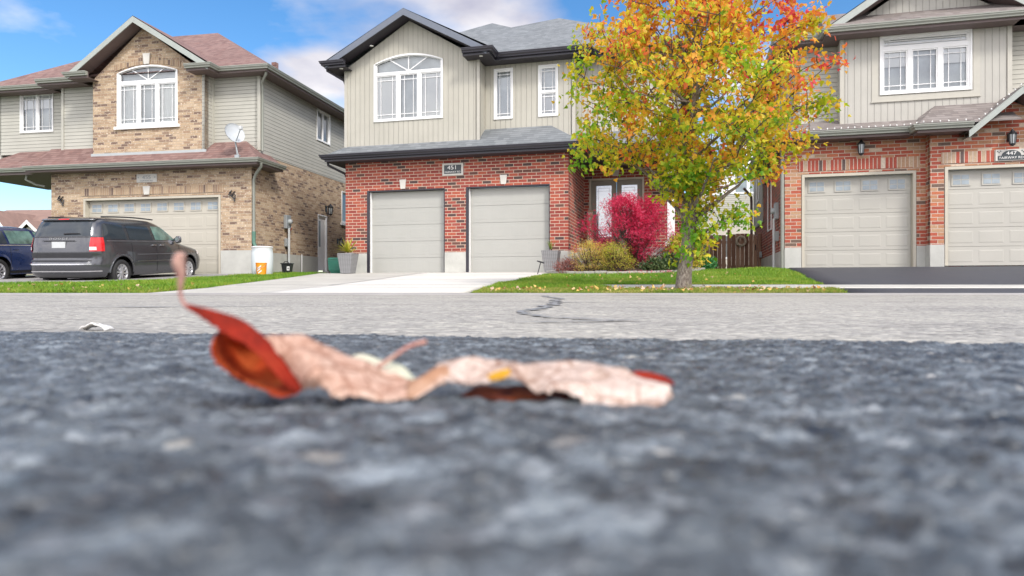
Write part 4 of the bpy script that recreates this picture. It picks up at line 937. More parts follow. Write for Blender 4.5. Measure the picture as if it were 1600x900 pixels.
b = MB(Tl(-.03)); b.box(5.4, 8.8, 0, .1, 2.33, 6.6); b.build('siding_wall', M['sid_tan'], H7)
window(H7, Tl(0), 3.0, 3.9, 1.9, 3.55, [(3.02, 3.88, 1.92, 3.53)], grille=None, backing='blind', label='ground floor side window facing the gate')
window(H7, Tl(-.03), 6.6, 7.4, 3.2, 4.3, [(6.62, 7.38, 3.22, 4.28)], grille=None, backing='blind', label='siding-framed side window near the back')
wall(H7, M['brick_mix'], Tr(6.7), -.34, 9, .2, 3.9, name='brick_wall')
for x0, x1, y in ((.33, 3.13, -.012), (3.49, 6.37, -.362)):
    b = MB(Tf(y)); b.box(x0, x1, 0, .05, 3.10, 3.37); b.build('soldier_course', M['brick_mix_soldier'], H7)
garage_door(H7, dA[0] + .08, dA[1] - .08, .60, 2.95, 0, M['gar_grey'], 4, 5, 4, M['frame_tan'], 'garage door left of the step in the wall')
garage_door(H7, dB[0] + .08, dB[1] - .08, .64, 2.95, -.35, M['gar_grey'], 4, 5, 4, M['frame_tan'], 'garage door under the small brick gable')
for d, y in ((dA, 0), (dB, -.35)):
    b = MB(Tf(y)); b.box(d[0] + .02, d[1] - .02, .05, .2, .45, .60); b.build('door_seal', M['conc_walk'], H7)
lantern(H7, Tf(0), 1.77, 3.66, s=1.15); lantern(H7, Tf(-.35), 4.92, 3.66, s=1.15)
b = MB(Tf(-.375)); b.box(4.62, 5.27, -.02, .02, 3.10, 3.375, 0, .008); pq = b.build('house_number_plaque', M['stone'], H7)
b = MB(Tf(-.398)); b.box(4.67, 5.22, -.004, 0, 3.12, 3.225); b.build('plaque_field', M['plaque_dark'], pq)
b = MB(Tf(-.398)); b.loft([[(4.945 + .20 * math.cos(math.pi * k / 14), yy, 3.2255 + .125 * math.sin(math.pi * k / 14)) for k in range(15)] for yy in (0, -.004)], 0, False, True); b.build('plaque_arch', M['plaque_dark'], pq)
text_mesh('number', '447', .115, lambda v: Vector((4.945 + v.x * 1.25, -.403 - v.z, 3.275 + v.y)), M['sign_white'], pq)
text_mesh('street_name', 'FAIRWAY RD', .078, lambda v: Vector((4.945 + v.x * 1.08, -.403 - v.z, 3.17 + v.y)), M['sign_white'], pq)
for dx in (-.25, .25):
    b = MB(Tf(-.396))
    for ox, oz in ((0, 0), (.03, .035), (-.03, .03)): b.loft([[(4.945 + dx + ox + r * math.cos(k * math.pi / 4), yq, 3.30 + oz + r * math.sin(k * math.pi / 4)) for k in range(8) for r in [(.02 if k % 2 else .009)]] for yq in (0, -.005)], 0, False, True)
    b.build('flower_mark', M['plaque_dark'], pq)
# upper storey
ww = (2.34, 4.33, 5.05, 6.48)
wall(H7, M['bb_tan2'], Tf(.3), 1.40, 5.20, 4.2, 6.62, [ww], name='siding_wall')
b = MB(Tf(.285))
for r in ((2.12, 2.27, 4.86, 6.60), (4.40, 4.54, 4.86, 6.60), (2.27, 4.40, 4.86, 4.985), (2.27, 4.40, 6.545, 6.60)): b.box(r[0], r[1], 0, .04, r[2], r[3])
b.box(2.10, 4.56, -.02, .03, 4.83, 4.857); b.build('window_surround', M['post_tan'], H7)
window(H7, Tf(.29), *ww, [(2.38, 2.94, 5.09, 6.12), (3.04, 3.62, 5.09, 6.12), (3.72, 4.29, 5.09, 6.12), (2.38, 4.29, 6.22, 6.44)], backing='blind', bsets=['half', 'none', 'half', 'blind'], label='wide upstairs window of three panes under a transom')
for bx_ in ((1.37, 1.47, .275, .4, 4.3, 6.6), (5.13, 5.23, .275, .4, 4.3, 6.6)): b = MB(); b.box(*bx_); b.build('corner_post', M['post_tan'], H7)
wall(H7, M['sid_tan'], Tl(1.40), .3, .75, 4.2, 6.62, name='siding_wall', th=.1)
wall(H7, M['sid_tan'], Tf(.75), .3, 1.40, 4.2, 6.62, name='siding_wall')
wall(H7, M['sid_tan'], Tf(.75), 5.2, 8.0, 4.2, 6.62, name='siding_wall')
wall(H7, M['sid_tan'], Tl(.3), .75, 9, 4.0, 6.62, name='siding_wall')
p = .43; ze = 4.02
roof(H7, M['shing_brown'], [[(-.45, -.45, ze), (3.6, -.45, ze), (3.6, .8, ze + p * 1.25), (.8, .8, ze + p * 1.25)], [(-.45, 5.4, ze), (-.45, -.45, ze), (.8, .8, ze + p * 1.25), (.8, 5.4, ze + p * 1.25)],
     [(2.85, -.82, 3.97), (5.0, -.82, 3.97), (5.0, .30, 4.66), (3.55, .30, 4.66)], [(2.85, -.45, 3.97), (2.85, -.82, 3.97), (3.55, .30, 4.66), (3.2, .30, 4.4)],
     [(3.86, -.83, 3.72), (5.01, -.83, 4.74), (5.01, .35, 4.74), (3.86, .35, 3.72)], [(5.01, -.83, 4.74), (6.16, -.83, 3.72), (6.16, .35, 3.72), (5.01, .35, 4.74)], [(5.9, -.82, 3.97), (7, -.82, 3.97), (7, .75, 4.8), (5.9, .75, 4.8)]], 'lower_roof')
rake(H7, Tf(0), 3.92, 5.01, 6.10, 3.78, 4.73, -.845, .5, M['trim_sage_light'], M['soffit_brown'], .17)
eaves(H7, [(-.45, 5.4, ze - .01), (-.45, -.45, ze - .01), (2.85, -.45, ze - .01)], M['trim_sage'], M['soffit_brown'], M['soffit_brown'])
eaves(H7, [(2.85, -.45, 3.97), (2.85, -.82, 3.97), (4.0, -.82, 3.97)], M['trim_sage'], M['soffit_brown'], M['soffit_brown'])
zu = 6.70
roof(H7, M['shing_brown'], [[(-.15, .3, zu), (10, .3, zu), (6.3, 4.05, 8.95), (3.6, 4.05, 8.95)], [(-.15, 10, zu), (-.15, .3, zu), (3.6, 4.05, 8.95), (3.6, 10, 8.95)], [(3.6, 4.05, 8.95), (6.3, 4.05, 8.95), (6.3, 10, 8.95), (3.6, 10, 8.95)],
     [(.95, -.15, zu), (5.7, -.15, zu), (5.7, 1.25, zu + .84), (.95, 1.25, zu + .84)], [(.95, -.15, zu), (.95, 1.25, zu + .84), (.95, 1.25, zu + .5), (.95, .3, zu)]])
b = MB(Tf(.75)); b.poly([(1.95, 0, 7.15), (5.06, 0, 7.15), (3.5, 0, 8.15)]); b.build('gable_wall', M['bb_tan2'], H7)
rake(H7, Tf(0), .98, 3.5, 6.02, 6.78, 8.44, .18, .55, M['trim_sage_light'], M['soffit_brown'], .20)
roof(H7, M['shing_brown'], [[(.95, .17, 6.78), (3.5, .17, 8.46), (3.5, 3.5, 8.46), (.95, .4, 6.78)], [(3.5, .17, 8.46), (6.05, .17, 6.78), (6.05, .4, 6.78), (3.5, 3.5, 8.46)]], 'gable_roof')
eaves(H7, [(-.15, 10, zu - .01), (-.15, .3, zu - .01), (.95, .3, zu - .01), (.95, -.15, zu - .01), (5.7, -.15, zu - .01)], M['trim_sage'], M['soffit_brown'], M['soffit_brown'])
eaves(H7, [(5.7, -.15, zu - .01), (5.7, .3, zu - .01), (9, .3, zu - .01)], M['trim_sage'], M['soffit_brown'], M['soffit_brown'])
downspout(H7, [(-.05, .05, 3.85), (-.05, .05, .6)], M['trim_sage'], .05)
downspout(H7, [(-.4, 8.5, 3.9), (-.12, 8.75, 3.6), (-.1, 8.85, 3.4), (-.1, 8.85, .5)], M['soffit_brown'], .05)
meter(H7, Tl(0), 1.25, 2.22)
lantern(H7, Tl(0), 3.0, 3.45, s=1.1)
b = MB(Tl(0)); b.box(5.9, 6.1, -.08, 0, 1.15, 1.35, 0, .01); b.build('hose_tap_box', M['meter'], H7)

# string of bulbs clipped along the eaves of 447
SL = thing('string_lights', 'string of small clear bulbs clipped along the grey-brown roof edge', 'string lights', (7.08, 17.72, 0), -R(14.7))
path = [(-.40, -.52, 4.03), (2.72, -.52, 4.03), (2.86, -.90, 3.99), (3.92, -.90, 3.99), (3.94, -.87, 3.84), (5.01, -.87, 4.78), (6.1, -.87, 3.84)]
b = MB(); b.tube(path, .006, 5); b.build('cord', M['black'], SL)
M['bulb'] = plain('clear_bulb', (.85, .85, .82), .15, .03)
bb = MB(); bb.lathe([(.0, -.010), (.012, .0), (.015, .014), (.011, .032), (.0, .04)], (0, 0, 0), 8, cap=False); proto = None
for i in range(len(path) - 1):
    a, c = Vector(path[i]), Vector(path[i + 1]); n = max(1, int((c - a).length / .155))
    for k in range(n):
        q = a.lerp(c, (k + .5) / n)
        if proto is None: proto = bb.build('bulb', M['bulb'], SL, uv=False); o = proto
        else: o = proto.copy(); COL.objects.link(o); o.parent = SL
        o.location = q + Vector((0, -.01, .012)); o.rotation_euler = (random.uniform(-.4, .4), random.uniform(-.5, .5), 0)
# ================================================================ vehicles
def make_car(name, label, cat, loc, heading, S, prof, mats, wheels, sidewin, rearwin, tail, n=6.0, extras=None):
    car = thing(name, label, cat, loc, R(90) - heading)
    Z = [p[0] for p in prof]
    def P(z):
        z = min(max(z, Z[0]), Z[-1])
        for i in range(len(Z) - 1):
            if z <= Z[i + 1]:
                a = (z - Z[i]) / (Z[i + 1] - Z[i]); return [prof[i][k] + (prof[i + 1][k] - prof[i][k]) * a for k in (1, 2, 3)]
    def side(x, z, s, off=0):      # s=-1 right
        xr, xf, hw = P(z); xc = (xr + xf) / 2; Lh = (xf - xr) / 2; xi = max(-.9995, min(.9995, (x - xc) / Lh)); return (x * S, s * (hw * (1 - abs(xi) ** n) ** (1 / n) + off) * S, z * S)
    def end(y, z, s, off=0):       # s=-1 rear
        xr, xf, hw = P(z); xc = (xr + xf) / 2; Lh = (xf - xr) / 2; e = max(-.9995, min(.9995, y / hw)); return ((xc + s * (Lh * (1 - abs(e) ** n) ** (1 / n) + off)) * S, y * S, z * S)
    c = .5 ** (1 / n)
    # body columns
    cols = [('s', -1, x) for x in np.linspace(-c, c, 76)] + [('e', 1, y) for y in np.linspace(-c, c, 16)[1:-1]] + [('s', 1, x) for x in np.linspace(c, -c, 76)] + [('e', -1, y) for y in np.linspace(c, -c, 16)[1:-1]]
    belt = [p[0] for p in prof if p[0] <= .62]; up = [p[0] for p in prof if p[0] > .62]
    zl = np.linspace(prof[0][0], .82, 9)
    zz_ = list(zl) + list(np.linspace(.82, Z[-1], 22)[1:])
    V = []; rows = []
    def arch(x):
        zb = prof[0][0]
        for wx, wz, wr in wheels:
            d = abs(x - wx)
            if d < wr: zb = max(zb, wz + math.sqrt(wr * wr - d * d))
        return zb
    for j, z0 in enumerate(zz_):
        for (k, s, v) in cols:
            xr, xf, hw = P(z0); xc = (xr + xf) / 2; Lh = (xf - xr) / 2
            if k == 's':
                x = xc + v * Lh
                if j < 9:
                    zb = arch(x); z = zb + (.82 - zb) * j / 8
                else: z = z0
                p = side(x, z, s, .012 if (j < 9 and z - arch(x) < .05 and arch(x) > prof[0][0] + .01) else 0)
            else: p = end(v * hw, z0, s)
            V.append(p)
    m_ = MB(); nc = len(cols); F = []
    for j in range(len(zz_) - 1):
        for i in range(nc): F.append((j * nc + i, j * nc + (i + 1) % nc, (j + 1) * nc + (i + 1) % nc, (j + 1) * nc + i))
    top = (len(zz_) - 1) * nc; F.append(tuple(top + i for i in range(nc)))
    m_.mesh(V, F, 0, True); body = m_.build('body', mats['paint'], car, uv=False)
    # dark underbody and wheel housings
    m_ = MB(); xr, xf, hw = P(.35); zb = prof[0][0]
    m_.box((xr + .22) * S, (xf - .22) * S, -(hw - .3) * S, (hw - .3) * S, (zb - .02) * S, .8 * S)
    w_ = sorted(wheels); m_.box((w_[0][0] + .4) * S, (w_[1][0] - .4) * S, -(hw - .05) * S, (hw - .05) * S, (zb + .0) * S, .6 * S)
    m_.box((xr + .25) * S, (w_[0][0] - .42) * S, -(hw - .22) * S, (hw - .22) * S, (zb + .01) * S, .5 * S); m_.box((w_[1][0] + .42) * S, (xf - .30) * S, -(hw - .3) * S, (hw - .3) * S, (zb + .01) * S, .5 * S)
    m_.build('underbody', M['dark'], car, uv=False)
    def patch(nm, pts_rows, mat_, parent=car, lab=None):
        k = len(pts_rows[0]); m2 = MB(); m2.mesh([p for r in pts_rows for p in r], [(a * k + b_, a * k + b_ + 1, (a + 1) * k + b_ + 1, (a + 1) * k + b_) for a in range(len(pts_rows) - 1) for b_ in range(k - 1)], 0, True)
        o = m2.build(nm, mat_, parent, uv=False)
        if lab: o['label'] = lab
        return o
    for (xa0, xb0, xa1, xb1, z0, z1, mt, lab) in sidewin:
        for s in (-1, 1):
            rows_ = []
            for j in range(7):
                t = j / 6; z = z0 + (z1 - z0) * t; xa = xa0 + (xa1 - xa0) * t; xb = xb0 + (xb1 - xb0) * t
                rows_.append([side(xa + (xb - xa) * i / 9, z, s, .006) for i in range(10)])
            patch('side_window', rows_, mats[mt], car, lab if s == -1 else None)
    y0, y1, z0, z1 = rearwin
    patch('rear_window', [[end(y0 * (1 - .10 * j / 6) + (y1 - y0) * (1 - .10 * j / 6) * i / 12, z0 + (z1 - z0) * j / 6, -1, .006) for i in range(13)] for j in range(7)], mats['glass'])
    # windscreen
    zc, zt_ = extras['screen']
    patch('windscreen', [[end(-.72 + 1.44 * i / 10, zc + (zt_ - zc) * j / 6, 1, .006) for i in range(11)] for j in range(7)], mats['glass'])
    for s in (-1, 1):
        z0, z1, ye, xe = tail; rows_ = []; rowsw = []
        for j in range(6):
            t = j / 5; z = z0 + (z1 - z0) * t; xr, xf, hw = P(z); xc = (xr + xf) / 2; Lh = (xf - xr) / 2
            r = [end(s * (ye + (c * hw - ye) * i / 4), z, -1, .012) for i in range(5)] + [side(xc - c * Lh + (xe - (xc - c * Lh)) * i / 4 * (1 - .15 * (1 - t)), z, s, .012) for i in range(1, 5)]
            rows_.append(r)
        tl = patch('tail_light', rows_, mats['red'])
        rw = [[(p[0] - .003, p[1] + s * .003, p[2]) for p in [end(s * (ye + (c * P(z)[2] - ye) * i / 4), z, -1, .014) for i in range(4)]] for z in (z0 + .03, z0 + .11)]
        patch('reversing_lens', rw, mats['lens'], tl)
    # wheels
    tyre = None
    for wx, wz, wr in wheels:
        for s in (-1, 1):
            R_ = wz
            if tyre is None:
                m_ = MB(); w2 = .11
                m_.lathe([(R_ * .64, -w2 * .8), (R_ * .70, -w2), (R_ * .93, -w2), (R_ * .99, -w2 * .72), (R_, -w2 * .4), (R_, w2 * .4), (R_ * .99, w2 * .72), (R_ * .93, w2), (R_ * .70, w2), (R_ * .64, w2 * .8)], (0, 0, 0), 36, axis='y')
                m_.v = [tuple(q * S for q in v) for v in m_.v]; ty = m_.build('wheel', M['rubber'], car, uv=False)
                m_ = MB(); m_.lathe([(R_ * .66, -w2 * .85), (R_ * .62, -w2 * .9), (R_ * .585, -w2 * .55), (R_ * .56, -w2 * .2)], (0, 0, 0), 36, axis='y')
                m_.lathe([(0, -w2 * .75), (R_ * .12, -w2 * .72), (R_ * .15, -w2 * .5)], (0, 0, 0), 20, axis='y')
                for k in range(10):
                    a = 2 * math.pi * k / 10; ca, sa = math.cos(a), math.sin(a); q1, q2 = R_ * .11, R_ * .61; h1, h2 = R_ * .055, R_ * .085
                    pr = lambda rr, hh, yy: (ca * rr - sa * hh, yy, sa * rr + ca * hh)
                    m_.hexa([pr(q1, -h1, -w2 * .40), pr(q1, h1, -w2 * .40), pr(q2, h2, -w2 * .5), pr(q2, -h2, -w2 * .5), pr(q1, -h1 * .7, -w2 * .70), pr(q1, h1 * .7, -w2 * .70), pr(q2, h2 * .6, -w2 * .86), pr(q2, -h2 * .6, -w2 * .86)])
                m_.v = [tuple(q * S for q in v) for v in m_.v]; rim = m_.build('rim', mats['rim'], ty, uv=False)
                m_ = MB(); m_.lathe([(0, -w2 * .1), (R_ * .64, -w2 * .1)], (0, 0, 0), 24, axis='y'); m_.v = [tuple(q * S for q in v) for v in m_.v]; dsk = m_.build('brake_disc', M['dark'], ty, uv=False)
                tyre = (ty, rim, dsk); o = ty
            else:
                o = tyre[0].copy(); COL.objects.link(o); o.parent = car
                for ch in tyre[1:]: q = ch.copy(); COL.objects.link(q); q.parent = o
            hw = P(.5)[2]; o.location = (wx * S, s * (hw - .125) * S, wz * S); o.rotation_euler = (0, random.uniform(0, 1), 0 if s == -1 else math.pi)
    extras['fn'](car, side, end, P, patch, S, mats)
    return car
def paint(name, col, rough=.28):
    m, t, p = new_mat(name); p.inputs['Base Color'].default_value = (*col, 1); p.inputs['Roughness'].default_value = rough; p.inputs['Metallic'].default_value = .5; p.inputs['Coat Weight'].default_value = .8; p.inputs['Coat Roughness'].default_value = .05
    tcn = N(t, 'ShaderNodeTexCoord'); n = noise_n(t, tcn.outputs['Object'], 3, 4); r = ramp(t, n.outputs['Fac'], [(.3, (rough * .8,) * 3), (.7, (rough * 1.4,) * 3)]); L(t, r.outputs[0], p.inputs['Roughness']); return m
gl = plain('car_glass_dark', (.035, .045, .055), .04, .1); gl2 = plain('car_glass_clear', (.10, .17, .15), .05, .6, 3.0)
red = plain('tail_light_red', (.62, .015, .02), .15, .15, 20, coat=.5); lens = plain('clear_lens', (.75, .70, .70), .15, .05)
rimm = plain('alloy', (.62, .62, .64), .3, .04, metal=.75); chrome = plain('chrome', (.7, .7, .72), .15, .02, metal=.9)
def van_extras(car, side, end, P, patch, S, mats):
    # bumper: lower lip, recess step, bright strips
    pk = lambda z0, z1, off, m, nm, yy=.93, k=4: patch(nm, [[end(-yy + 2 * yy * i / 22, z0 + (z1 - z0) * j / k, -1, off) for i in range(23)] for j in range(k + 1)], m)
    pk(.66, .86, .006, mats['dark_trim'], 'bumper_recess', .78)
    pk(.575, .605, .022, mats['strip'], 'bumper_strip', .80, 1)
    pk(.40, .43, .020, mats['strip'], 'bumper_strip', .90, 1)
    pk(1.245, 1.255, .010, mats['seam'], 'tailgate_seam', .86, 1)
    pk(1.15, 1.165, .03, mats['seam'], 'tailgate_handle', .42, 1)
    m = MB(); a = end(0, 1.06, -1, .008); m.box(a[0] - .012, a[0] + .03, -.17 * S, .17 * S, .985 * S, 1.135 * S); pl_ = m.build('licence_plate', M['pipe'], car)
    text_mesh('plate_number', 'CFXL 482', .062, lambda v: Vector((a[0] - .014 - v.z, -v.x, 1.06 * S + v.y)), plain('plate_blue', (.12, .2, .42), .6), pl_) if False else None
    text_mesh('lettering', 'D O D G E', .075, lambda v: Vector((end(-v.x * 1.35 / S, 1.205, -1, .012)[0] - v.z * .5, -v.x * 1.35 + .02, 1.205 * S + v.y)), mats['strip'], car, .003)
    m = MB(); e = end(0, 1.36, -1, .02); m.tube([(e[0] - .01, -.10, 1.325 * S), (e[0] - .02, -.28, 1.335 * S), (e[0] - .02, -.50, 1.335 * S)], [.022, .014, .008], 6); m.build('rear_wiper', M['black'], car)
    m = MB()
    for j in range(2): pass
    rows = [[end(-.70 + 1.4 * i / 16, z, -1, o) for i in range(17)] for z, o in ((1.70, -.02), (1.715, .07), (1.69, .10), (1.665, .085), (1.655, .01))]
    patch('spoiler', rows, mats['paint']); patch('high_brake_light', [[end(-.14 + .28 * i / 4, z, -1, .108 - .3 * abs(z - 1.69)) for i in range(5)] for z in (1.677, 1.70)], mats['red'])
    for s in (-1, 1):
        m = MB(); pts = [(x * S, s * (.70 + .03 * math.sin((x + 1.9) / 2.1 * 3.1)) * S, (1.755 + .025 * math.sin((x + 1.9) / 2.1 * 3.14)) * S) for x in np.linspace(-1.9, .2, 12)]
        m.tube(pts, .018, 6); m.build('roof_rail', mats['dark_trim'], car)
        for z in (.62, .80): patch('door_strip', [[side(x, zq, s, .008) for x in np.linspace(-.98, 1.15, 20)] for zq in (z, z + .018)], mats['strip' if z < .7 else 'strip2'])
        for x in (-1.16, -.10, .98): patch('door_seam', [[side(x + d, z, s, .003) for d in (0, .014)] for z in np.linspace(.34, 1.10, 12)], mats['seam'])
        patch('belt_strip', [[side(x, zq, s, .009) for x in np.linspace(-2.05, 1.05, 30)] for zq in (1.145, 1.165)], mats['strip2'])
        for x in (-.30, .06):
            m = MB(); p_ = side(x, 1.05, s, .0); m.box(p_[0], p_[0] + .17, min(p_[1], p_[1] + s * .035), max(p_[1], p_[1] + s * .035), 1.035 * S, 1.065 * S, 0, .006); m.build('door_handle', mats['strip'], car)
        p_ = side(.88, 1.20, s, 0); m = MB(); y0 = p_[1]
        rr = [[(p_[0] + dx + r * .6 * math.sin(a) * .5, y0 + s * q, 1.20 * S + .01 + r * math.cos(a)) for a in [2 * math.pi * k / 14 for k in range(14)]] for q, r, dx in ((.0, .03, 0), (.05, .045, 0), (.07, .09, .0), (.17, .10, .01), (.21, .075, .02), (.22, .02, .02))]
        m.loft(rr, 0, True, True, True); mr = m.build('mirror', mats['paint'], car)
        m = MB(); m.loft([[(p_[0] - .055, y0 + s * (.13 + .06 * math.cos(a)), 1.21 * S + .065 * math.sin(a)) for a in [2 * math.pi * k / 14 for k in range(14)]], [(p_[0] - .035, y0 + s * (.13 + .06 * math.cos(a)), 1.21 * S + .065 * math.sin(a)) for a in [2 * math.pi * k / 14 for k in range(14)]]], 0, True, True); m.build('mirror_glass', chrome, mr)
        patch('headlight', [[side(x, z, s, .01) for x in np.linspace(2.0, 2.42, 8)] for z in (.78, .86, .93)], lens)
        # flared arch lip
        for wx in (-1.55, 1.53):
            m = MB(); pts = []
            for k in range(17):
                a = math.pi * k / 16; x = wx + .43 * math.cos(a); z = .36 + .43 * math.sin(a)
                if z < .30: continue
                pts.append(Vector(side(x, z, s, .0)))
            m.tube(pts, .022, 6); m.build('wheel_arch', mats['paint'], car)
VP = [(.26, -2.42, 2.42, .92), (.34, -2.53, 2.52, .975), (.55, -2.57, 2.57, .995), (.64, -2.565, 2.565, 1.0), (.70, -2.47, 2.54, 1.0), (.86, -2.50, 2.42, 1.0), (.95, -2.49, 2.20, .995), (1.03, -2.48, 1.75, .985), (1.12, -2.46, 1.36, .965), (1.30, -2.41, 1.08, .93), (1.50, -2.32, .72, .87), (1.62, -2.25, .45, .82), (1.70, -2.15, .20, .76), (1.735, -2.0, .0, .66), (1.75, -1.8, -.2, .5)]
mats = dict(paint=paint('graphite_paint', (.085, .088, .098), .2), glass=gl, clear=gl2, red=red, lens=lens, rim=rimm, strip=chrome, strip2=plain('dull_strip', (.25, .25, .27), .3, .05, metal=.6), seam=M['dark'], dark_trim=plain('trim_dark_grey', (.035, .036, .04), .5))
van = make_car('minivan', 'dark grey minivan parked with its tail to the street in front of the double garage', 'van', (-10.52, 16.12 + 2.5, .24), R(3), .975, VP, mats,
    [(-1.55, .345, .44), (1.53, .345, .44)],
    [(-2.12, -1.30, -2.02, -1.36, 1.19, 1.57, 'glass', None), (-1.20, -.22, -1.22, -.30, 1.19, 1.57, 'glass', None), (-.10, .92, -.16, .40, 1.19, 1.56, 'clear', 'clear front side window')], (-.74, .74, 1.27, 1.63), (.90, 1.24, .74, -2.12), extras=dict(screen=(1.16, 1.60), fn=van_extras))
van.rotation_euler = (0, -R(3.6), R(85.3))
def suv_extras(car, side, end, P, patch, S, mats):
    patch('bumper_recess', [[end(-.6 + 1.2 * i / 10, z, -1, .008) for i in range(11)] for z in (.55, .62, .7)], mats['seam'])
    m = MB(); a = end(0, .85, -1, .01); m.box(a[0] - .01, a[0] + .02, -.16, .16, .78, .90); m.build('licence_plate', M['sign_white'], car)
    for s in (-1, 1):
        for x in (-.95, .05, 1.0): patch('door_seam', [[side(x + d, z, s, .003) for d in (0, .014)] for z in np.linspace(.36, .98, 10)], mats['seam'])
        patch('belt_strip', [[side(x, zq, s, .009) for x in np.linspace(-1.7, 1.0, 24)] for zq in (1.0, 1.02)], chrome)
        for x in (-.85, .15):
            m = MB(); p_ = side(x, .90, s, 0); m.box(p_[0], p_[0] + .17, min(p_[1], p_[1] + s * .03), max(p_[1], p_[1] + s * .03), .89, .915, 0, .006); m.build('door_handle', mats['paint'], car)
        p_ = side(.9, 1.02, s, 0); m = MB(); m.loft([[(p_[0] + r * .5 * math.sin(a), p_[1] + s * q, 1.04 + r * math.cos(a)) for a in [2 * math.pi * k / 12 for k in range(12)]] for q, r in ((0, .03), (.05, .07), (.17, .08), (.2, .03))], 0, True, True, True); m.build('mirror', mats['paint'], car)
        patch('sill_trim', [[side(x, z, s, .01) for x in np.linspace(-.95, 1.0, 16)] for z in (.27, .34)], mats['seam'])
SP = [(.24, -2.12, 2.15, .86), (.34, -2.20, 2.22, .90), (.55, -2.24, 2.25, .92), (.72, -2.20, 2.20, .92), (.85, -2.16, 2.05, .915), (.95, -2.12, 1.55, .90), (1.03, -2.06, 1.15, .88), (1.20, -1.92, .85, .82), (1.38, -1.72, .45, .74), (1.46, -1.55, .20, .68), (1.50, -1.35, 0, .58), (1.515, -1.15, -.2, .45)]
mats2 = dict(mats); mats2['paint'] = paint('deep_blue_paint', (.012, .035, .14))
car = make_car('parked_car', 'deep blue hatchback parked left of the grey minivan, cut by the picture edge', 'car', (-14.05, 17.55 + 1.45, .27), R(3), 1.0, SP, mats2,
    [(-1.32, .33, .39), (1.32, .33, .39)], [(-1.62, -1.0, -1.35, -1.02, 1.05, 1.38, 'glass', None), (-.92, .02, -.95, -.05, 1.05, 1.40, 'clear', None), (.10, .88, .04, .35, 1.05, 1.38, 'clear', None)], (-.72, .72, 1.04, 1.40), (.82, 1.0, .55, -1.8), extras=dict(screen=(1.06, 1.38), fn=suv_extras))
car.rotation_euler = (0, -R(3.2), R(87))

# ================================================================ foliage tools
OV = (np.array([(0, 0, 0), (.36, .30, .10), (.28, .72, .07), (0, 1.08, -.04), (-.28, .72, .07), (-.36, .30, .10)]), [(0, 1, 2, 3), (0, 3, 4, 5)])
LOB = (np.array([(0, 0, 0), (.30, .05, .06), (.50, .42, .12), (.24, .50, .05), (.20, .85, .08), (0, 1.1, -.05), (-.20, .85, .08), (-.24, .50, .05), (-.50, .42, .12), (-.30, .05, .06)]), [(0, 1, 2, 3), (0, 3, 4, 5), (0, 5, 6, 7), (0, 7, 8, 9)])
STAR = (np.array([(0, 0, 0), (.10, .45, .03), (0, 1.1, 0), (-.10, .45, .03), (.42, .30, .02), (.75, .70, -.05), (.28, .42, .03), (-.28, .42, .03), (-.75, .70, -.05), (-.42, .30, .02)]), [(0, 1, 2, 3), (0, 4, 5, 6), (0, 7, 8, 9)])
NARROW = (np.array([(0, 0, 0), (.16, .4, .04), (0, 1.0, 0), (-.16, .4, .04)]), [(0, 1, 2, 3)])
def leaves(name, C, size, shape, m, parent=None, droop=.5, dirs=None, kind=None):
    C = np.asarray(C, float); n = len(C); V0, F0 = shape; k = len(V0)
    d = rng.normal(0, 1, (n, 3)); d /= np.linalg.norm(d, axis=1)[:, None]; d[:, 2] -= droop
    if dirs is not None: d = d * .6 + dirs
    d /= np.linalg.norm(d, axis=1)[:, None]
    r = rng.normal(0, 1, (n, 3)); r[:, 2] += .0; x = np.cross(d, r); x /= np.linalg.norm(x, axis=1)[:, None]; z = np.cross(x, d)
    s = size * rng.uniform(.65, 1.25, n)
    V = C[:, None, :] + s[:, None, None] * (x[:, None, :] * V0[None, :, 0, None] + d[:, None, :] * V0[None, :, 1, None] + z[:, None, :] * V0[None, :, 2, None])
    F = np.array(F0)[None] + (np.arange(n) * k)[:, None, None]
    o = npmesh(name, V.reshape(-1, 3), F.reshape(-1, 4), m, parent)
    return o
def bez(p0, p1, p2, n):
    return [p0 * (1 - t) ** 2 + p1 * 2 * t * (1 - t) + p2 * t * t for t in [i / n for i in range(n + 1)]]

# ---------------------------------------------------------------- street tree
def bark():
    m, t, p = new_mat('mottled_bark'); tcn = N(t, 'ShaderNodeTexCoord'); v = tcn.outputs['Object']
    mpn = N(t, 'ShaderNodeMapping'); L(t, v, mpn.inputs[0]); mpn.inputs['Scale'].default_value = (1, 1, .45)
    n = noise_n(t, mpn.outputs[0], 38, 6, .7); c1 = ramp(t, n.outputs['Fac'], [(.32, (.075, .055, .045)), (.5, (.20, .165, .135)), (.68, (.36, .32, .27))])
    n2 = noise_n(t, v, 7, 4); f = ramp(t, n2.outputs['Fac'], [(.55, (0, 0, 0)), (.68, (1, 1, 1))]); c = mixc(t, mth(t, 'MULTIPLY', f.outputs[0], .6), c1.outputs[0], (.26, .27, .07))
    L(t, c.outputs['Result'], p.inputs['Base Color']); p.inputs['Roughness'].default_value = .9
    b = bump(t, n.outputs['Fac'], .02); L(t, b.outputs[0], p.inputs['Normal']); return m
M['bark'] = bark(); M['twig'] = plain('dark_twig', (.075, .048, .04), .85, .3, 20)
M['maple_leaf'] = foliage('autumn_leaf', [(.22, (.16, .38, .02)), (.38, (.42, .56, .025)), (.56, (.74, .62, .035)), (.70, (.84, .44, .045)), (.84, (.80, .22, .05)), (1.0, (.76, .07, .10))], 1.7, .5, .5, pos=[(2, 1.2, 4.6, .34), (0, -1.6, 1.9, .16)], mixf=.42, nc=1.9)
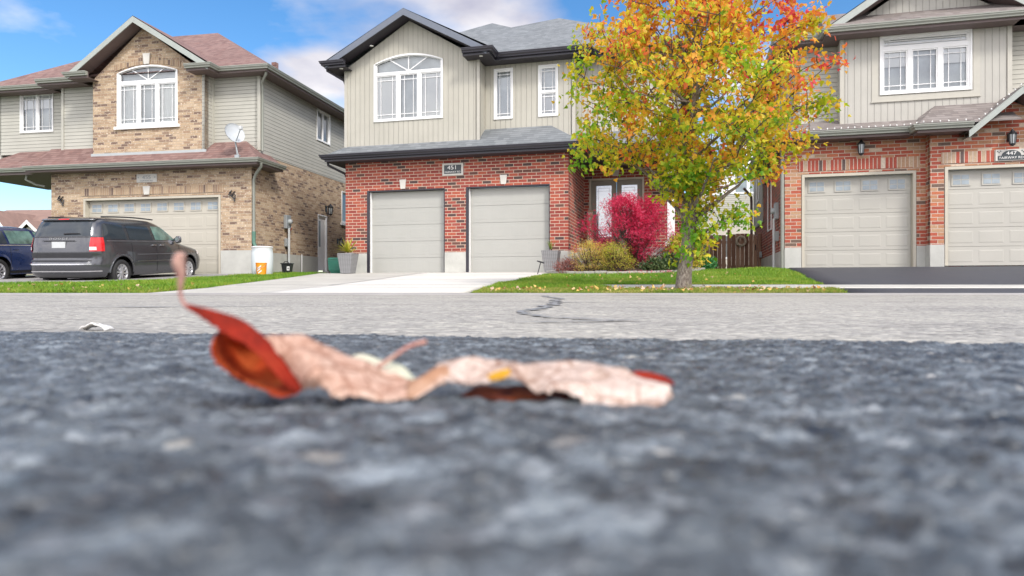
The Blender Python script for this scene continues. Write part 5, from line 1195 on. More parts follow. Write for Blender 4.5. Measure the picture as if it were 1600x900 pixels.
def street_tree():
    bx, by = 2.51, 10.0; bz = gz(bx, by)
    t = thing('street_tree', 'young street tree in yellow, green and orange autumn leaf on the grass verge', 'tree', (bx, by, bz))
    prof = [(.95, .10), (1.15, .22), (1.5, .50), (1.95, 1.05), (2.4, 1.50), (2.9, 1.68), (3.35, 1.62), (3.8, 1.46), (4.2, 1.18), (4.55, .85), (4.9, .45), (5.15, .12)]
    def rad(z):
        z += bz
        for i in range(len(prof) - 1):
            if prof[i][0] <= z <= prof[i + 1][0]:
                a = (z - prof[i][0]) / (prof[i + 1][0] - prof[i][0]); return prof[i][1] + (prof[i + 1][1] - prof[i][1]) * a
        return 0
    cx = lambda z: .02 + .10 * min(1, z / 1.2) + .02 * z      # the crown leans a little
    tr = MB(); axis = [Vector((0, 0, -.12)), Vector((.0, 0, .02)), Vector((.015, 0, .25)), (Vector((.05, 0, .5))), Vector((.085, 0, .8)), Vector((.10, .01, 1.1)), Vector((.13, 0, 1.6)), Vector((.14, .02, 2.2)), Vector((.18, 0, 2.9)), Vector((.17, .02, 3.6)), Vector((.2, 0, 4.3)), Vector((.2, 0, 4.9))]
    tr.tube(axis, [.155, .122, .108, .098, .100, .098, .075, .06, .046, .032, .02, .006], 16)
    def on_axis(z):
        for i in range(len(axis) - 1):
            if axis[i].z <= z <= axis[i + 1].z: return axis[i].lerp(axis[i + 1], (z - axis[i].z) / (axis[i + 1].z - axis[i].z))
        return axis[-1]
    limbs = []; lm = MB(); a0 = 0
    # two limbs that read in the picture: one arching right, one left
    spec = [(1.0, 0.1, .9, 1.75, .05), (1.25, math.pi * .95, 1.2, 2.3, .035)]
    for k in range(30):
        a0 += 2.399; z0 = .95 + 3.3 * (k / 30) ** 1.0; spec.append((z0, a0, None, None, .036 * (1 - .6 * k / 30)))
    for (z0, a, rr, zt, r0) in spec:
        p0 = on_axis(z0)
        if rr is None: zt = min(4.7, z0 + random.uniform(.7, 1.25)); rr = rad(zt) * random.uniform(.70, .95)
        p2 = Vector((cx(zt) + math.cos(a) * rr, math.sin(a) * rr, zt)); p1 = p0.lerp(p2, .45) + Vector((math.cos(a) * .12, math.sin(a) * .12, -.12 if z0 > 1.2 else .05))
        pts = bez(p0, p1, p2, 7); pts = [q + Vector((random.uniform(-.02, .02), random.uniform(-.02, .02), random.uniform(-.02, .02))) * (i > 0) for i, q in enumerate(pts)]
        lm.tube(pts, [r0 * (1 - .82 * i / 7) for i in range(8)], 6); limbs += [(q, i) for i, q in enumerate(pts) if i >= 2]
    limbs += [(axis[i], 3) for i in range(7, 12)]
    tips = []; tw = MB(); tries = 0
    while len(tips) < 1000 and tries < 60000:
        tries += 1; z = random.uniform(.85, 5.1) - bz; R_ = rad(z)
        if R_ <= 0: continue
        if random.random() > (R_ / 1.84) ** 1.2 + .05: continue
        a = random.uniform(0, 6.283); f = random.random() ** .42 * (1 + .20 * math.sin(3 * a + z * 2.3) + .15 * math.sin(6 * a + z * 5)); rr = R_ * f
        p = Vector((cx(z) + rr * math.cos(a), rr * math.sin(a), z))
        if p.x < -.40 and p.z < 1.72 - .5 * (p.x + .4): continue
        if noise.noise(p * 2.0 + Vector((3, 1, 7))) < -.08: continue
        tips.append(p)
    # a few stray sprays reaching out of the outline, as the photo shows
    for c_, n_ in (((-1.4, -.2, 2.2), 8), ((-1.35, 0, 2.0), 6), ((1.6, 0, 2.1), 9), ((1.95, -.1, 2.75), 7), ((1.2, 0, 1.75), 8), ((-1.0, 0, 1.95), 7), ((1.5, -.1, 3.9), 5), ((-1.45, 0, 3.1), 6), ((-1.25, .1, 3.75), 8), ((-1.4, 0, 3.4), 4), ((.30, -.1, .78), 4), ((-.02, -.1, .62), 4), ((.72, 0, 1.12), 8), ((.5, 0, .95), 5), ((.2, -.15, .85), 4)):
        q0 = on_axis(max(.75, min(3.6, c_[2] - .35))); pb = bez(q0, q0.lerp(Vector(c_), .5) + Vector((0, 0, -.10)), Vector(c_), 7); lm.tube(pb, [.017 * (1 - .7 * i / 7) for i in range(8)], 5); limbs += [(q, i) for i, q in enumerate(pb) if i >= 3]
        for _ in range(n_): tips.append(Vector(c_) + Vector((random.gauss(0, .13), random.gauss(0, .13), random.gauss(0, .10))))
    C = []; LP = np.array([q[0][:] for q in limbs])
    tips.sort(key=lambda p: ((LP - np.array(p[:])) ** 2).sum(1).min())
    for p in tips:
        d = ((LP - np.array(p[:])) ** 2).sum(1); j = int(np.argmin(d + .3 * (LP[:, 2] > p.z - .05))); q = Vector(LP[j])
        if (q - p).length > .05:
            md = q.lerp(p, .5) + Vector((random.uniform(-.05, .05), random.uniform(-.05, .05), random.uniform(-.02, .07))); tw.tube(bez(q, md, p, 3), [.0075, .006, .0045, .003], 4, caps=False)
            LP = np.vstack([LP, np.array([q.lerp(p, .6)[:], p[:]])])
        C += [tuple(p + Vector((random.gauss(0, .09), random.gauss(0, .09), random.gauss(0, .075)))) for _ in range(random.randint(14, 21))]
    tr.build('trunk', M['bark'], t, uv=False); lm.build('limbs', M['bark'], t, uv=False); tw.build('twigs', M['twig'], t, uv=False)
    leaves('crown', C, .069, LOB, M['maple_leaf'], t, droop=.75)
street_tree()

# ---------------------------------------------------------------- garden planting
M['crimson'] = foliage('crimson_leaf', [(.2, (.36, .010, .045)), (.45, (.62, .016, .075)), (.65, (.76, .035, .13)), (.9, (.80, .13, .24))], 2.2, .5, .45)
M['golden'] = foliage('golden_leaf', [(.2, (.30, .32, .03)), (.42, (.58, .54, .06)), (.62, (.78, .62, .14)), (.85, (.76, .40, .18))], 2.6, .55, .35)
M['golden_green'] = foliage('yellow_green_leaf', [(.2, (.18, .26, .02)), (.45, (.42, .46, .04)), (.7, (.68, .60, .08)), (.9, (.55, .35, .08))], 2.4, .55, .35)
M['green_leaf'] = foliage('green_leaf', [(.2, (.03, .16, .04)), (.5, (.06, .28, .08)), (.85, (.14, .38, .12))], 5, .5, .3)
M['maroon'] = foliage('maroon_leaf', [(.2, (.12, .03, .025)), (.5, (.25, .07, .06)), (.85, (.38, .16, .13))], 5, .6, .2)
M['dark_leaf'] = foliage('dark_leaf', [(.2, (.02, .05, .02)), (.5, (.05, .10, .03)), (.85, (.14, .18, .06))], 4, .5, .2)
def bush(name, label, cat, x, y, rx, ry, h, n, size, shape, m, stems=16, lift=.1, flat=1.0, group=None, droop=-.5, gap=-.25, zoff=0, fill=.38):
    z0 = gz(x, y) + zoff; t = thing(name, label, cat, (x, y, z0), 0, group); st = MB(); tips = []
    while len(tips) < n // 12:
        a = random.uniform(0, 6.283); f = random.random() ** fill; e = random.random() ** .8; zz_ = lift + (h - lift) * e
        w = math.sqrt(max(0, 1 - ((e - .42) / .62) ** 2)) * (1 + .18 * math.sin(3 * a + 5 * e + x) + .10 * math.sin(8 * a)); p = Vector((rx * w * f * math.cos(a), ry * w * f * math.sin(a), zz_ * (1 + .12 * math.sin(4 * a + x))))
        if noise.noise(p * (2.2 / max(rx, .3)) + Vector((x, y, 2))) < gap: continue
        tips.append(p)
    for k in range(stems):
        p = random.choice(tips); b0 = Vector((random.uniform(-.06, .06), random.uniform(-.05, .05), -.05)); st.tube(bez(b0, b0.lerp(p, .5) + Vector((0, 0, .12 * h)), p, 6), [.018 * h / 1.0 * (1 - .8 * i / 6) + .002 for i in range(7)], 5)
    for p in tips[::2]:
        q = Vector((p.x * .55, p.y * .55, p.z * .55)); st.tube([q, p], [.005, .002], 3, caps=False)
    C = [tuple(p + Vector((random.gauss(0, size * 1.5), random.gauss(0, size * 1.5), random.gauss(0, size * 1.1)))) for p in tips for _ in range(12)]
    st.build('stems', M['twig'], t, uv=False); leaves('crown', C, size, shape, m, t, droop=droop); return t
bush('japanese_maple', 'crimson fine-leaved maple in front of the double entrance doors', 'small tree', 3.08, 17.6, 1.28, .8, 1.76, 17000, .052, STAR, M['crimson'], 30, .22, gap=-.07, fill=.55)
bush('golden_shrub', 'low golden-yellow shrub between the maroon tuft and the greener golden shrub', 'shrub', 1.93, 17.05, .44, .38, .74, 5600, .034, NARROW, M['golden'], 20, .05, gap=-.4)
bush('golden_shrub', 'low golden shrub with greener leaves in front of the crimson maple', 'shrub', 2.52, 16.95, .50, .40, .70, 6400, .034, NARROW, M['golden_green'], 20, .05, gap=-.4)
bush('yellow_green_shrub', 'yellow-green shrub behind the street tree trunk at the end of the bed', 'shrub', 4.45, 17.7, .50, .42, .86, 5200, .045, OV, M['golden_green'], 18, .05, gap=-.3)
bush('maroon_plant', 'small maroon tufted plant at the left tip of the bed', 'plant', 1.42, 17.15, .30, .24, .30, 1900, .045, NARROW, M['maroon'], 14, .0, droop=-1.5)
bush('dark_plant', 'low dark green plant under the crimson maple', 'plant', 3.55, 17.05, .30, .22, .34, 1500, .05, OV, M['dark_leaf'], 8, .0)
bush('dark_plant', 'dark green clump between the crimson maple and the street tree trunk', 'plant', 3.98, 17.2, .26, .22, .42, 1500, .05, OV, M['dark_leaf'], 8, .0)
bush('green_plant', 'small bright green plant at the foot of the wooden fence', 'plant', 5.35, 18.9, .22, .20, .34, 1300, .055, OV, M['green_leaf'], 8, .0, zoff=.0)

# ---------------------------------------------------------------- planters
M['planter'] = None
def planter_mat():
    m, t, p = new_mat('woven_grey'); tcn = N(t, 'ShaderNodeTexCoord'); s = N(t, 'ShaderNodeSeparateXYZ'); L(t, tcn.outputs['Object'], s.inputs[0])
    f = mth(t, 'FRACT', mth(t, 'MULTIPLY', s.outputs[2], 28)); f2 = mth(t, 'FRACT', mth(t, 'MULTIPLY', mth(t, 'ADD', s.outputs[0], s.outputs[1]), 18))
    k = mth(t, 'MULTIPLY', mth(t, 'GREATER_THAN', f, .25), mth(t, 'GREATER_THAN', f2, .12)); c = mixc(t, k, (.13, .13, .135), (.33, .33, .335)); L(t, c.outputs['Result'], p.inputs['Base Color']); p.inputs['Roughness'].default_value = .7
    b = bump(t, k, .006); L(t, b.outputs[0], p.inputs['Normal']); return m
M['planter'] = planter_mat()
def planter(x, y, rz, label):
    z = gz(x, y) + .012; t = thing('planter', label, 'planter', (x, y, z), rz, 'tall grey planters beside the garage doors')
    def sq(w, zz_): return [(-w, -w, zz_), (w, -w, zz_), (w, w, zz_), (-w, w, zz_)]
    b = MB(); b.loft([sq(.155, 0), sq(.225, .56), sq(.225, .58), sq(.20, .58), sq(.195, .52)], 0, True, True); b.build('pot', M['planter'], t, uv=False)
    b = MB(); b.poly(sq(.196, .535)); b.build('soil', M['mulch'], t, uv=False); return t, z
planter(-4.72, 19.65, -R(14), 'tall grey woven planter at the left corner of the red brick garage')
t, z = planter(1.05, 18.32, -R(14), 'tall grey woven planter right of the right-hand garage door')
M['yucca'] = foliage('spiky_leaf', [(.2, (.20, .27, .02)), (.5, (.45, .42, .04)), (.85, (.62, .52, .10))], 5, .45, .3)
M['reed'] = foliage('reed_leaf', [(.2, (.08, .16, .02)), (.5, (.20, .30, .04)), (.85, (.42, .40, .12))], 5, .5, .3)
def spiky(name, label, x, y, z, n, ln, m, spread, w=.022):
    t = thing(name, label, 'plant', (x, y, z)); b = MB()
    for k in range(n):
        a = random.uniform(0, 6.283); e = random.uniform(*spread); l = ln * random.uniform(.7, 1.1); d = Vector((math.cos(a) * math.cos(e), math.sin(a) * math.cos(e), math.sin(e))); s = Vector((-d.y, d.x, 0)).normalized() * w
        p = [Vector((0, 0, .04)) + d * l * q + Vector((0, 0, -.18 * l * q * q)) for q in (0, .3, .65, 1.0)]
        b.mesh([p[0] - s * .5, p[0] + s * .5, p[1] - s, p[1] + s, p[2] - s * .7, p[2] + s * .7, p[3]], [(0, 1, 3, 2), (2, 3, 5, 4), (4, 5, 6)])
    b.build('leaves', m, t, uv=False)
    b = MB(); b.tube([(0, 0, -.03), (0, 0, .10)], [.03, .02], 6); b.build('stem', M['twig'], t, uv=False)
spiky('spiky_plant', 'spiky yellow-green plant growing in the left grey planter', -4.72, 19.65, gz(-4.72, 19.65) + .57, 46, .58, M['yucca'], (.15, 1.45))
spiky('ornamental_grass', 'thin upright grass growing in the right grey planter', 1.05, 18.32, z + .53, 26, .42, M['reed'], (1.0, 1.5), .008)

# ---------------------------------------------------------------- small things
def at(x, y, off=0): return (x, y, gz(x, y) + off)
M['barrel'] = plain('white_barrel', (.72, .78, .80), .35, .04, 2)
t = thing('rain_barrel', 'white plastic rain barrel under the downspout of the tan brick house', 'barrel', at(-7.28, 19.9))
b = MB(); b.lathe([(0, 0), (.27, 0), (.285, .03), (.30, .25), (.305, .45), (.30, .65), (.285, .78), (.295, .80), (.295, .83), (.27, .835), (.0, .82)], (0, 0, 0), 28); b.build('shell', M['barrel'], t, uv=False)
b = MB(); b.lathe([(.29, .79), (.303, .80), (.303, .825), (.29, .835)], (0, 0, 0), 28); b.build('rim', M['white'], t, uv=False)
M['orange'] = plain('orange_bucket', (1.0, .34, .02), .45, .05)
t = thing('bucket', 'orange bucket with a slanted white stencil, standing in front of the white barrel', 'bucket', at(-7.13, 19.42))
b = MB(); b.lathe([(0, 0), (.125, 0), (.15, .35), (.158, .35), (.158, .37), (.143, .37), (.12, .02)], (0, 0, 0), 32, smooth=False); b.build('shell', M['orange'], t, uv=False)
b = MB(); b.tube([(.152 * math.cos(a), .152 * math.sin(a) - 0, .35 - .13 * math.sin(math.pi * k / 10) ) for k, a in enumerate(np.linspace(math.pi * .98, math.pi * 2.02, 11))], .004, 5); b.build('handle', M['meter'], t, uv=False)
for i, (x0, z0, l) in enumerate(((-.06, .20, .14), (-.075, .13, .13), (-.045, .07, .13))):   # slanted stencil strokes wrapped on the bucket
    b = MB(); nn = 6; V = []
    for k in range(nn + 1):
        x = x0 + l * k / nn * .75; zq = z0 + l * k / nn * .55; rr = .127 + .07 * zq; y = -math.sqrt(max(.0001, rr * rr - x * x)) - .003; V += [(x, y, zq - .017), (x, y, zq + .022)]
    b.mesh(V, [(2 * k, 2 * k + 2, 2 * k + 3, 2 * k + 1) for k in range(nn)]); b.build('stencil_mark', M['sign_white'], t, uv=False)
t = thing('bucket', 'small black bucket with a white label at the foot of the electric meter pipe', 'bucket', at(-6.88, 20.9))
def sqr(w, d, zq): return [(-w, -d, zq), (w, -d, zq), (w, d, zq), (-w, d, zq)]
b = MB(); b.loft([sqr(.11, .10, 0), sqr(.145, .13, .30), sqr(.165, .15, .30), sqr(.165, .15, .325), sqr(.135, .12, .325), sqr(.11, .10, .03)], 0, True, True); b.build('shell', M['black'], t, uv=False)
b = MB(); b.box(.03, .11, -.137, -.128, .10, .22); lb = b.build('label_sticker', M['sign_white'], t, uv=False)
b = MB(); b.box(.052, .088, -.1385, -.1372, .13, .19); b.build('label_mark', M['black'], lb, uv=False)
b = MB(); b.tube([(-.12, 0, .32), (-.07, 0, .38), (.0, 0, .38), (.05, 0, .32)], .012, 6); b.build('handle', M['black'], t, uv=False)
M['binv'] = plain('green_bin', (.012, .11, .075), .45, .1)
t = thing('compost_bin', 'dark green lidded kitchen bin half behind the left planter', 'bin', at(-5.18, 20.45))
b = MB(); b.loft([sqr(.19, .15, 0), sqr(.26, .19, .10), sqr(.28, .21, .36), sqr(.28, .21, .40)], 0, True, True); b.build('shell', M['binv'], t, uv=False)
b = MB(); b.loft([sqr(.29, .22, .405), sqr(.29, .22, .43), sqr(.24, .18, .47)], 0, True, True); b.box(-.12, .10, -.22, -.16, .43, .455); b.build('lid', M['binv'], t, uv=False)
b = MB(); b.box(.12, .2, -.212, -.205, .14, .19); b.box(.12, .2, -.215, -.209, .22, .25); b.build('latch', M['pipe'], t, uv=False)
# welcome board
t = thing('welcome_sign', 'tall narrow wooden welcome board leaning beside the entrance doors', 'sign', (2.36, 20.78, 1.26), -R(14.7))
M['oldwood'] = plain('weathered_board', (.36, .28, .17), .8, .25, 9)
b = MB(); b.hexa([(-.085, 0, 0), (.085, 0, 0), (.085, .03, 0), (-.085, .03, 0), (-.085, .14, 1.22), (.085, .14, 1.22), (.085, .17, 1.22), (-.085, .17, 1.22)]); b.build('board', M['oldwood'], t)
for i, ch in enumerate('WELCOME'):
    zc_ = 1.11 - .155 * i; yb = .14 * zc_ / 1.22
    text_mesh('letter', ch, .125, lambda v, zc_=zc_, yb=yb: Vector((v.x * 1.1, yb - .006 - v.z * .5 + .115 * v.y, zc_ + v.y)), M['sign_white'], t, .003)
# garden light on a stake at the driveway edge
t = thing('garden_tool', 'small black hand tool standing crooked in the lawn edge beside the driveway', 'garden tool', at(.62, 17.0))
b = MB(); b.tube([(0, 0, -.05), (.05, 0, .14), (.09, 0, .30)], .011, 6); b.build('shaft', M['black'], t, uv=False)
b = MB(); b.tube([(.0, 0, .345), (.07, 0, .325), (.16, 0, .30), (.18, 0, .29)], [.014, .02, .022, .012], 6); b.build('head', M['black'], t, uv=False)
# satellite dish
t = thing('satellite_dish', 'grey satellite dish on the lower roof corner of the tan brick house', 'satellite dish', (-8.42, 20.82, 4.17), -R(11))
ax = Vector((.80, -.42, .28)).normalized(); rot = ax.to_track_quat('Z', 'Y').to_matrix(); c0 = Vector((-.05, -.05, .62))
b = MB(lambda p: c0 + rot @ Vector(p)); rr = [(.001, .0), (.08, .004), (.17, .022), (.25, .05), (.31, .078), (.315, .088)]
b.lathe(rr, (0, 0, 0), 28); b.lathe([(r, z_ - .012) for r, z_ in rr], (0, 0, 0), 28); b.v = b.v; dish = b.build('reflector', plain('dish_grey', (.50, .53, .55), .4, .05), t, uv=False)
b = MB(); b.tube([c0 + rot @ Vector((0, -.28, .02)), c0 + rot @ Vector((0, -.2, .18)), c0 + rot @ Vector((0, -.02, .42))], .014, 6); b.build('arm', M['meter'], t, uv=False)
q = c0 + rot @ Vector((0, 0, .44)); b = MB(); b.box(q.x - .05, q.x + .04, q.y - .05, q.y + .05, q.z - .06, q.z + .05, 0, .01); b.build('receiver', M['pipe'], t, uv=False)
b = MB(); b.tube([(.06, .0, -.06), (.0, 0, .30), (-.08, .02, .60)], .024, 8); b.tube([(.12, -.05, -.05), (.01, 0, .22)], .012, 6); b.box(0, .14, -.07, .07, -.12, -.02); b.build('mast', M['meter'], t, uv=False)

# ---------------------------------------------------------------- fences and what stands behind
def wood():
    m, t, p = new_mat('cedar_boards'); tcn = N(t, 'ShaderNodeTexCoord'); s = N(t, 'ShaderNodeSeparateXYZ'); L(t, tcn.outputs['Object'], s.inputs[0])
    k = mth(t, 'FLOOR', mth(t, 'DIVIDE', s.outputs[0], .14)); wn = N(t, 'ShaderNodeTexWhiteNoise', noise_dimensions='1D'); L(t, k, wn.inputs['W'])
    mpn = N(t, 'ShaderNodeMapping'); L(t, tcn.outputs['Object'], mpn.inputs[0]); mpn.inputs['Scale'].default_value = (9, 9, .8); n = noise_n(t, mpn.outputs[0], 3, 6, .65)
    f = mth(t, 'ADD', mth(t, 'MULTIPLY', wn.outputs['Value'], .45), mth(t, 'MULTIPLY', n.outputs['Fac'], .6)); r = ramp(t, f, [(.2, (.15, .078, .05)), (.5, (.28, .155, .10)), (.85, (.42, .27, .18))]); L(t, r.outputs[0], p.inputs['Base Color']); p.inputs['Roughness'].default_value = .85
    b = bump(t, n.outputs['Fac'], .004); L(t, b.outputs[0], p.inputs['Normal']); return m
M['wood'] = wood()
fy = 24.0; t = thing('wooden_fence', 'brown board fence between the red brick house and the mixed brick house', 'fence', (6.5, fy, .55), -R(10))
b = MB()
for k in range(-3, 7): b.box(.14 * k + .004, .14 * k + .136, 0, .022, .0, 1.40 + .0 * k)
b.box(-.45, 1.0, .022, .06, .3, .39); b.box(-.45, 1.0, .022, .06, 1.1, 1.19); b.build('boards', M['wood'], t)
for x in (1.04,): b = MB(); b.box(x, x + .10, -.03, .08, -.05, 1.58, 0, .01); b.build('post', M['wood'], t)
gt = thing('wooden_gate', 'brown board gate with a clipped corner and a ring wreath, beside the downspout', 'gate', (7.50, fy - .2, .55), -R(10))
b = MB()
for k in range(7):
    x0 = .145 * k; h = 1.42 + .02 * (k in (2, 3, 4)); xa, xb = x0 + .004, x0 + .141; cut = .16 if k == 6 else (.05 if k == 0 else 0); h2 = h - cut if k == 6 else h; h1 = h - cut if k == 0 else h
    b.hexa([(xa, 0, .0), (xb, 0, .0), (xb, .022, .0), (xa, .022, .0), (xa, 0, h1), (xb, 0, h2), (xb, .022, h2), (xa, .022, h1)])
b.box(0, 1.01, .022, .06, .25, .34); b.box(0, 1.01, .022, .06, 1.1, 1.19); b.build('boards', M['wood'], gt)
b = MB(); b.box(.93, .96, -.02, 0, .85, 1.05); b.build('latch', M['black'], gt)
b = MB(); b.box(1.03, 1.13, -.03, .08, -.05, 1.45, 0, .01); b.build('post', M['wood'], gt)
wr = MB(); M['straw'] = plain('pale_straw', (.50, .44, .33), .9, .35, 30, bmp=.02, bscale=60)
rings = []
for k in range(20):
    a = 2 * math.pi * k / 20; c_ = Vector((math.cos(a) * .15, 0, math.sin(a) * .15)); rr = .045 * random.uniform(.8, 1.2); rings.append([c_ + Vector((math.cos(a) * math.cos(q) * rr, math.sin(q) * rr, math.sin(a) * math.cos(q) * rr)) for q in [2 * math.pi * j / 8 for j in range(8)]])
rings.append(rings[0]); wr.loft(rings, 0, False, False, True); w_ = wr.build('wreath', M['straw'], None, uv=False); w_.location = (7.93, fy - .36, 1.72); w_.rotation_euler = (0, 0, -R(10)); tag(w_, 'pale straw ring wreath hanging on the wooden gate', 'wreath')
t = thing('air_conditioner', 'black air conditioning unit beside the fence, behind the street tree', 'air conditioner', (6.02, 22.6, .55), -R(12))
b = MB(); b.box(-.36, .36, -.36, .36, .05, .95, 0, .03); b.build('cabinet', M['black'], t, uv=False)
b = MB()
for k in range(14): b.box(-.34, .34, -.375, -.362, .12 + .055 * k, .14 + .055 * k)
for k in range(11): x = -.32 + .064 * k; b.box(x, x + .01, -.385, -.3755, .1, .9)
b.build('grille', M['meter'], t, uv=False)
b = MB(); b.box(-.4, .4, -.4, .4, -.1, .05); b.build('base_slab', M['found'], t, uv=False)
def board(name, label, cat, x, y, w, d, h): pass

# far house between 451 and 447
M['stucco'] = plain('pale_stucco', (.56, .51, .44), .9, .06, 2); M['roof_far'] = plain('far_shingle', (.25, .16, .13), .9, .15, 2)
fh = thing('house', 'pale stucco house with beige siding seen through the gap behind the wooden gate', 'house', (12.6, 40, .5), -R(8))
wall(fh, M['stucco'], Tf(0), -2.2, 4.5, 0, 3.55, [(.15, 1.15, 1.0, 3.1)][:0] + [(-.35, .55, 1.35, 2.65)], name='stucco_wall')
wall(fh, M['sid_tan'], Tf(0), -2.2, 4.5, 3.55, 5.0, name='siding_wall'); b = MB(Tf(.02)); b.poly([(-2.0, 0, 5.0), (4.5, 0, 5.0), (4.5, 0, 9), (1.4, 0, 8.4)]); b.build('gable_wall', M['white'], fh)
window(fh, Tf(0), -.35, .55, 1.35, 2.65, [(-.33, .53, 1.37, 2.63)], grille=None, backing='blind', label='low white-framed window in the pale stucco wall')
b = MB(Tf(-.05)); b.box(.05, 2.2, 0, .05, 5.1, 5.2); b.box(1.10, 1.28, 0, .05, 5.2, 6.9); b.box(2.1, 2.25, 0, .05, 5.2, 7.2); b.box(-.9, .05, 0, .05, 5.05, 5.2); fr_ = b.build('window_frame', M['white'], fh)
b = MB(Tf(-.02)); b.box(1.3, 2.1, 0, .01, 5.2, 6.6); b.box(.5, 1.1, 0, .01, 5.2, 6.2); b.build('pane', M['lite'], fr_)
wall(fh, M['stucco'], Tl(-2.2), 0, 9, 0, 5.0, name='stucco_wall')
roof(fh, M['roof_far'], [[(-2.7, -.4, 4.9), (1.2, -.4, 8.6), (1.2, 9, 8.6), (-2.7, 9, 4.9)], [(1.2, -.4, 8.6), (5, -.4, 8.9), (5, 9, 8.9), (1.2, 9, 8.6)]])
# far houses at the left edge behind the lattice fence
def far_gable_house(x, y, w, d, h, rh, label, wallm, roofm, gabs):
    t = thing('house', label, 'house', (x, y, .3), -R(6)); b = MB(); b.box(-w / 2, w / 2, 0, d, 0, h); b.build('wall', wallm, t)
    roof(t, roofm, [[(-w / 2 - .4, -.4, h), (w / 2 + .4, -.4, h), (w / 2 - 2.8, d / 2, h + rh), (-w / 2 + 2.8, d / 2, h + rh)], [(w / 2 + .4, -.4, h), (w / 2 + .4, d + .4, h), (w / 2 - 2.8, d / 2, h + rh)], [(-w / 2 - .4, d + .4, h), (-w / 2 - .4, -.4, h), (-w / 2 + 2.8, d / 2, h + rh)], [(w / 2 + .4, d + .4, h), (-w / 2 - .4, d + .4, h), (-w / 2 + 2.8, d / 2, h + rh), (w / 2 - 2.8, d / 2, h + rh)]])
    for gx, gw, gh in gabs:
        b = MB(Tf(-.6)); b.poly([(gx - gw, 0, h - .2), (gx + gw, 0, h - .2), (gx, 0, h + gh)]); b.build('gable_wall', M['sid_tan'], t)
        rake(t, Tf(0), gx - gw - .3, gx, gx + gw + .3, h - .1, h + gh + .35, -.9, .3, M['white'], None, .3)
        roof(t, roofm, [[(gx - gw - .3, -.9, h - .1), (gx, -.9, h + gh + .36), (gx, 4, h + gh + .36), (gx - gw - .3, 1, h - .1)], [(gx, -.9, h + gh + .36), (gx + gw + .3, -.9, h - .1), (gx + gw + .3, 1, h - .1), (gx, 4, h + gh + .36)]], 'gable_roof')
    return t
far_gable_house(-37.5, 52, 16, 9, 3.6, 2.7, 'distant house with two white-trimmed gables and brown roof, beyond the lattice fence', M['stucco'], M['roof_far'], [(-1.6, 1.5, 1.75), (1.35, 1.25, .95)])
lf = thing('lattice_fence', 'weathered lattice-topped fence at the left edge behind the blue car', 'fence', (-21.5, 31.5, .4), -R(6))
M['greywood'] = plain('weathered_wood', (.40, .36, .29), .9, .2, 6)
b = MB(); b.box(-3, 4.6, 0, .03, 0, 1.75); b.build('boards', M['greywood'], lf)
b = MB(); 
for k in range(62):
    x = -3 + k * .125
    if x + .5 < 4.6: b.hexa([(x, -.02, 1.75), (x + .03, -.02, 1.75), (x + .03, 0, 1.75), (x, 0, 1.75), (x + .5, -.02, 2.25), (x + .53, -.02, 2.25), (x + .53, 0, 2.25), (x + .5, 0, 2.25)]); b.hexa([(x + .5, .002, 1.75), (x + .53, .002, 1.75), (x + .53, .02, 1.75), (x + .5, .02, 1.75), (x, .002, 2.25), (x + .03, .002, 2.25), (x + .03, .02, 2.25), (x, .02, 2.25)])
b.box(-3, 4.6, -.03, .04, 2.25, 2.32); b.box(-3, 4.6, -.03, .04, 1.70, 1.76); b.build('lattice', M['greywood'], lf)
for x in (-2.4, -.0, 2.4, 4.5): b = MB(); b.box(x, x + .1, -.05, .07, 0, 2.4); b.build('post', M['greywood'], lf)

# scattered leaves on verge and lawn: nobody could count them
M['litter'] = foliage('dropped_leaf', [(.15, (.30, .12, .05)), (.4, (.50, .24, .06)), (.65, (.62, .45, .12)), (.9, (.60, .42, .30))], 30, .7, .1, mixf=.8)
P_ = []
for _ in range(330):
    x, y = (random.uniform(-.3, 4.5), random.uniform(9.2, 10.2)) if random.random() < .62 else ((random.uniform(-8.5, -4.9), random.uniform(9.2, 11)) if random.random() < .45 else (random.uniform(.5, 5), random.uniform(11.7, 16.4)))
    P_.append((x, y, gz(x, y) + random.uniform(.03, .055)))
o = leaves('dropped_leaves', P_, .05, LOB, M['litter'], None, droop=0); tag(o, kind='stuff')
P_ = [(random.uniform(2.6, 3.9), random.uniform(16.45, 17.0), 0) for _ in range(130)]; P_ = [(x, y, gz(x, y) + .06) for x, y, _ in P_]
o = leaves('dropped_leaves', P_, .04, STAR, M['crimson'], None, droop=0); tag(o, kind='stuff')

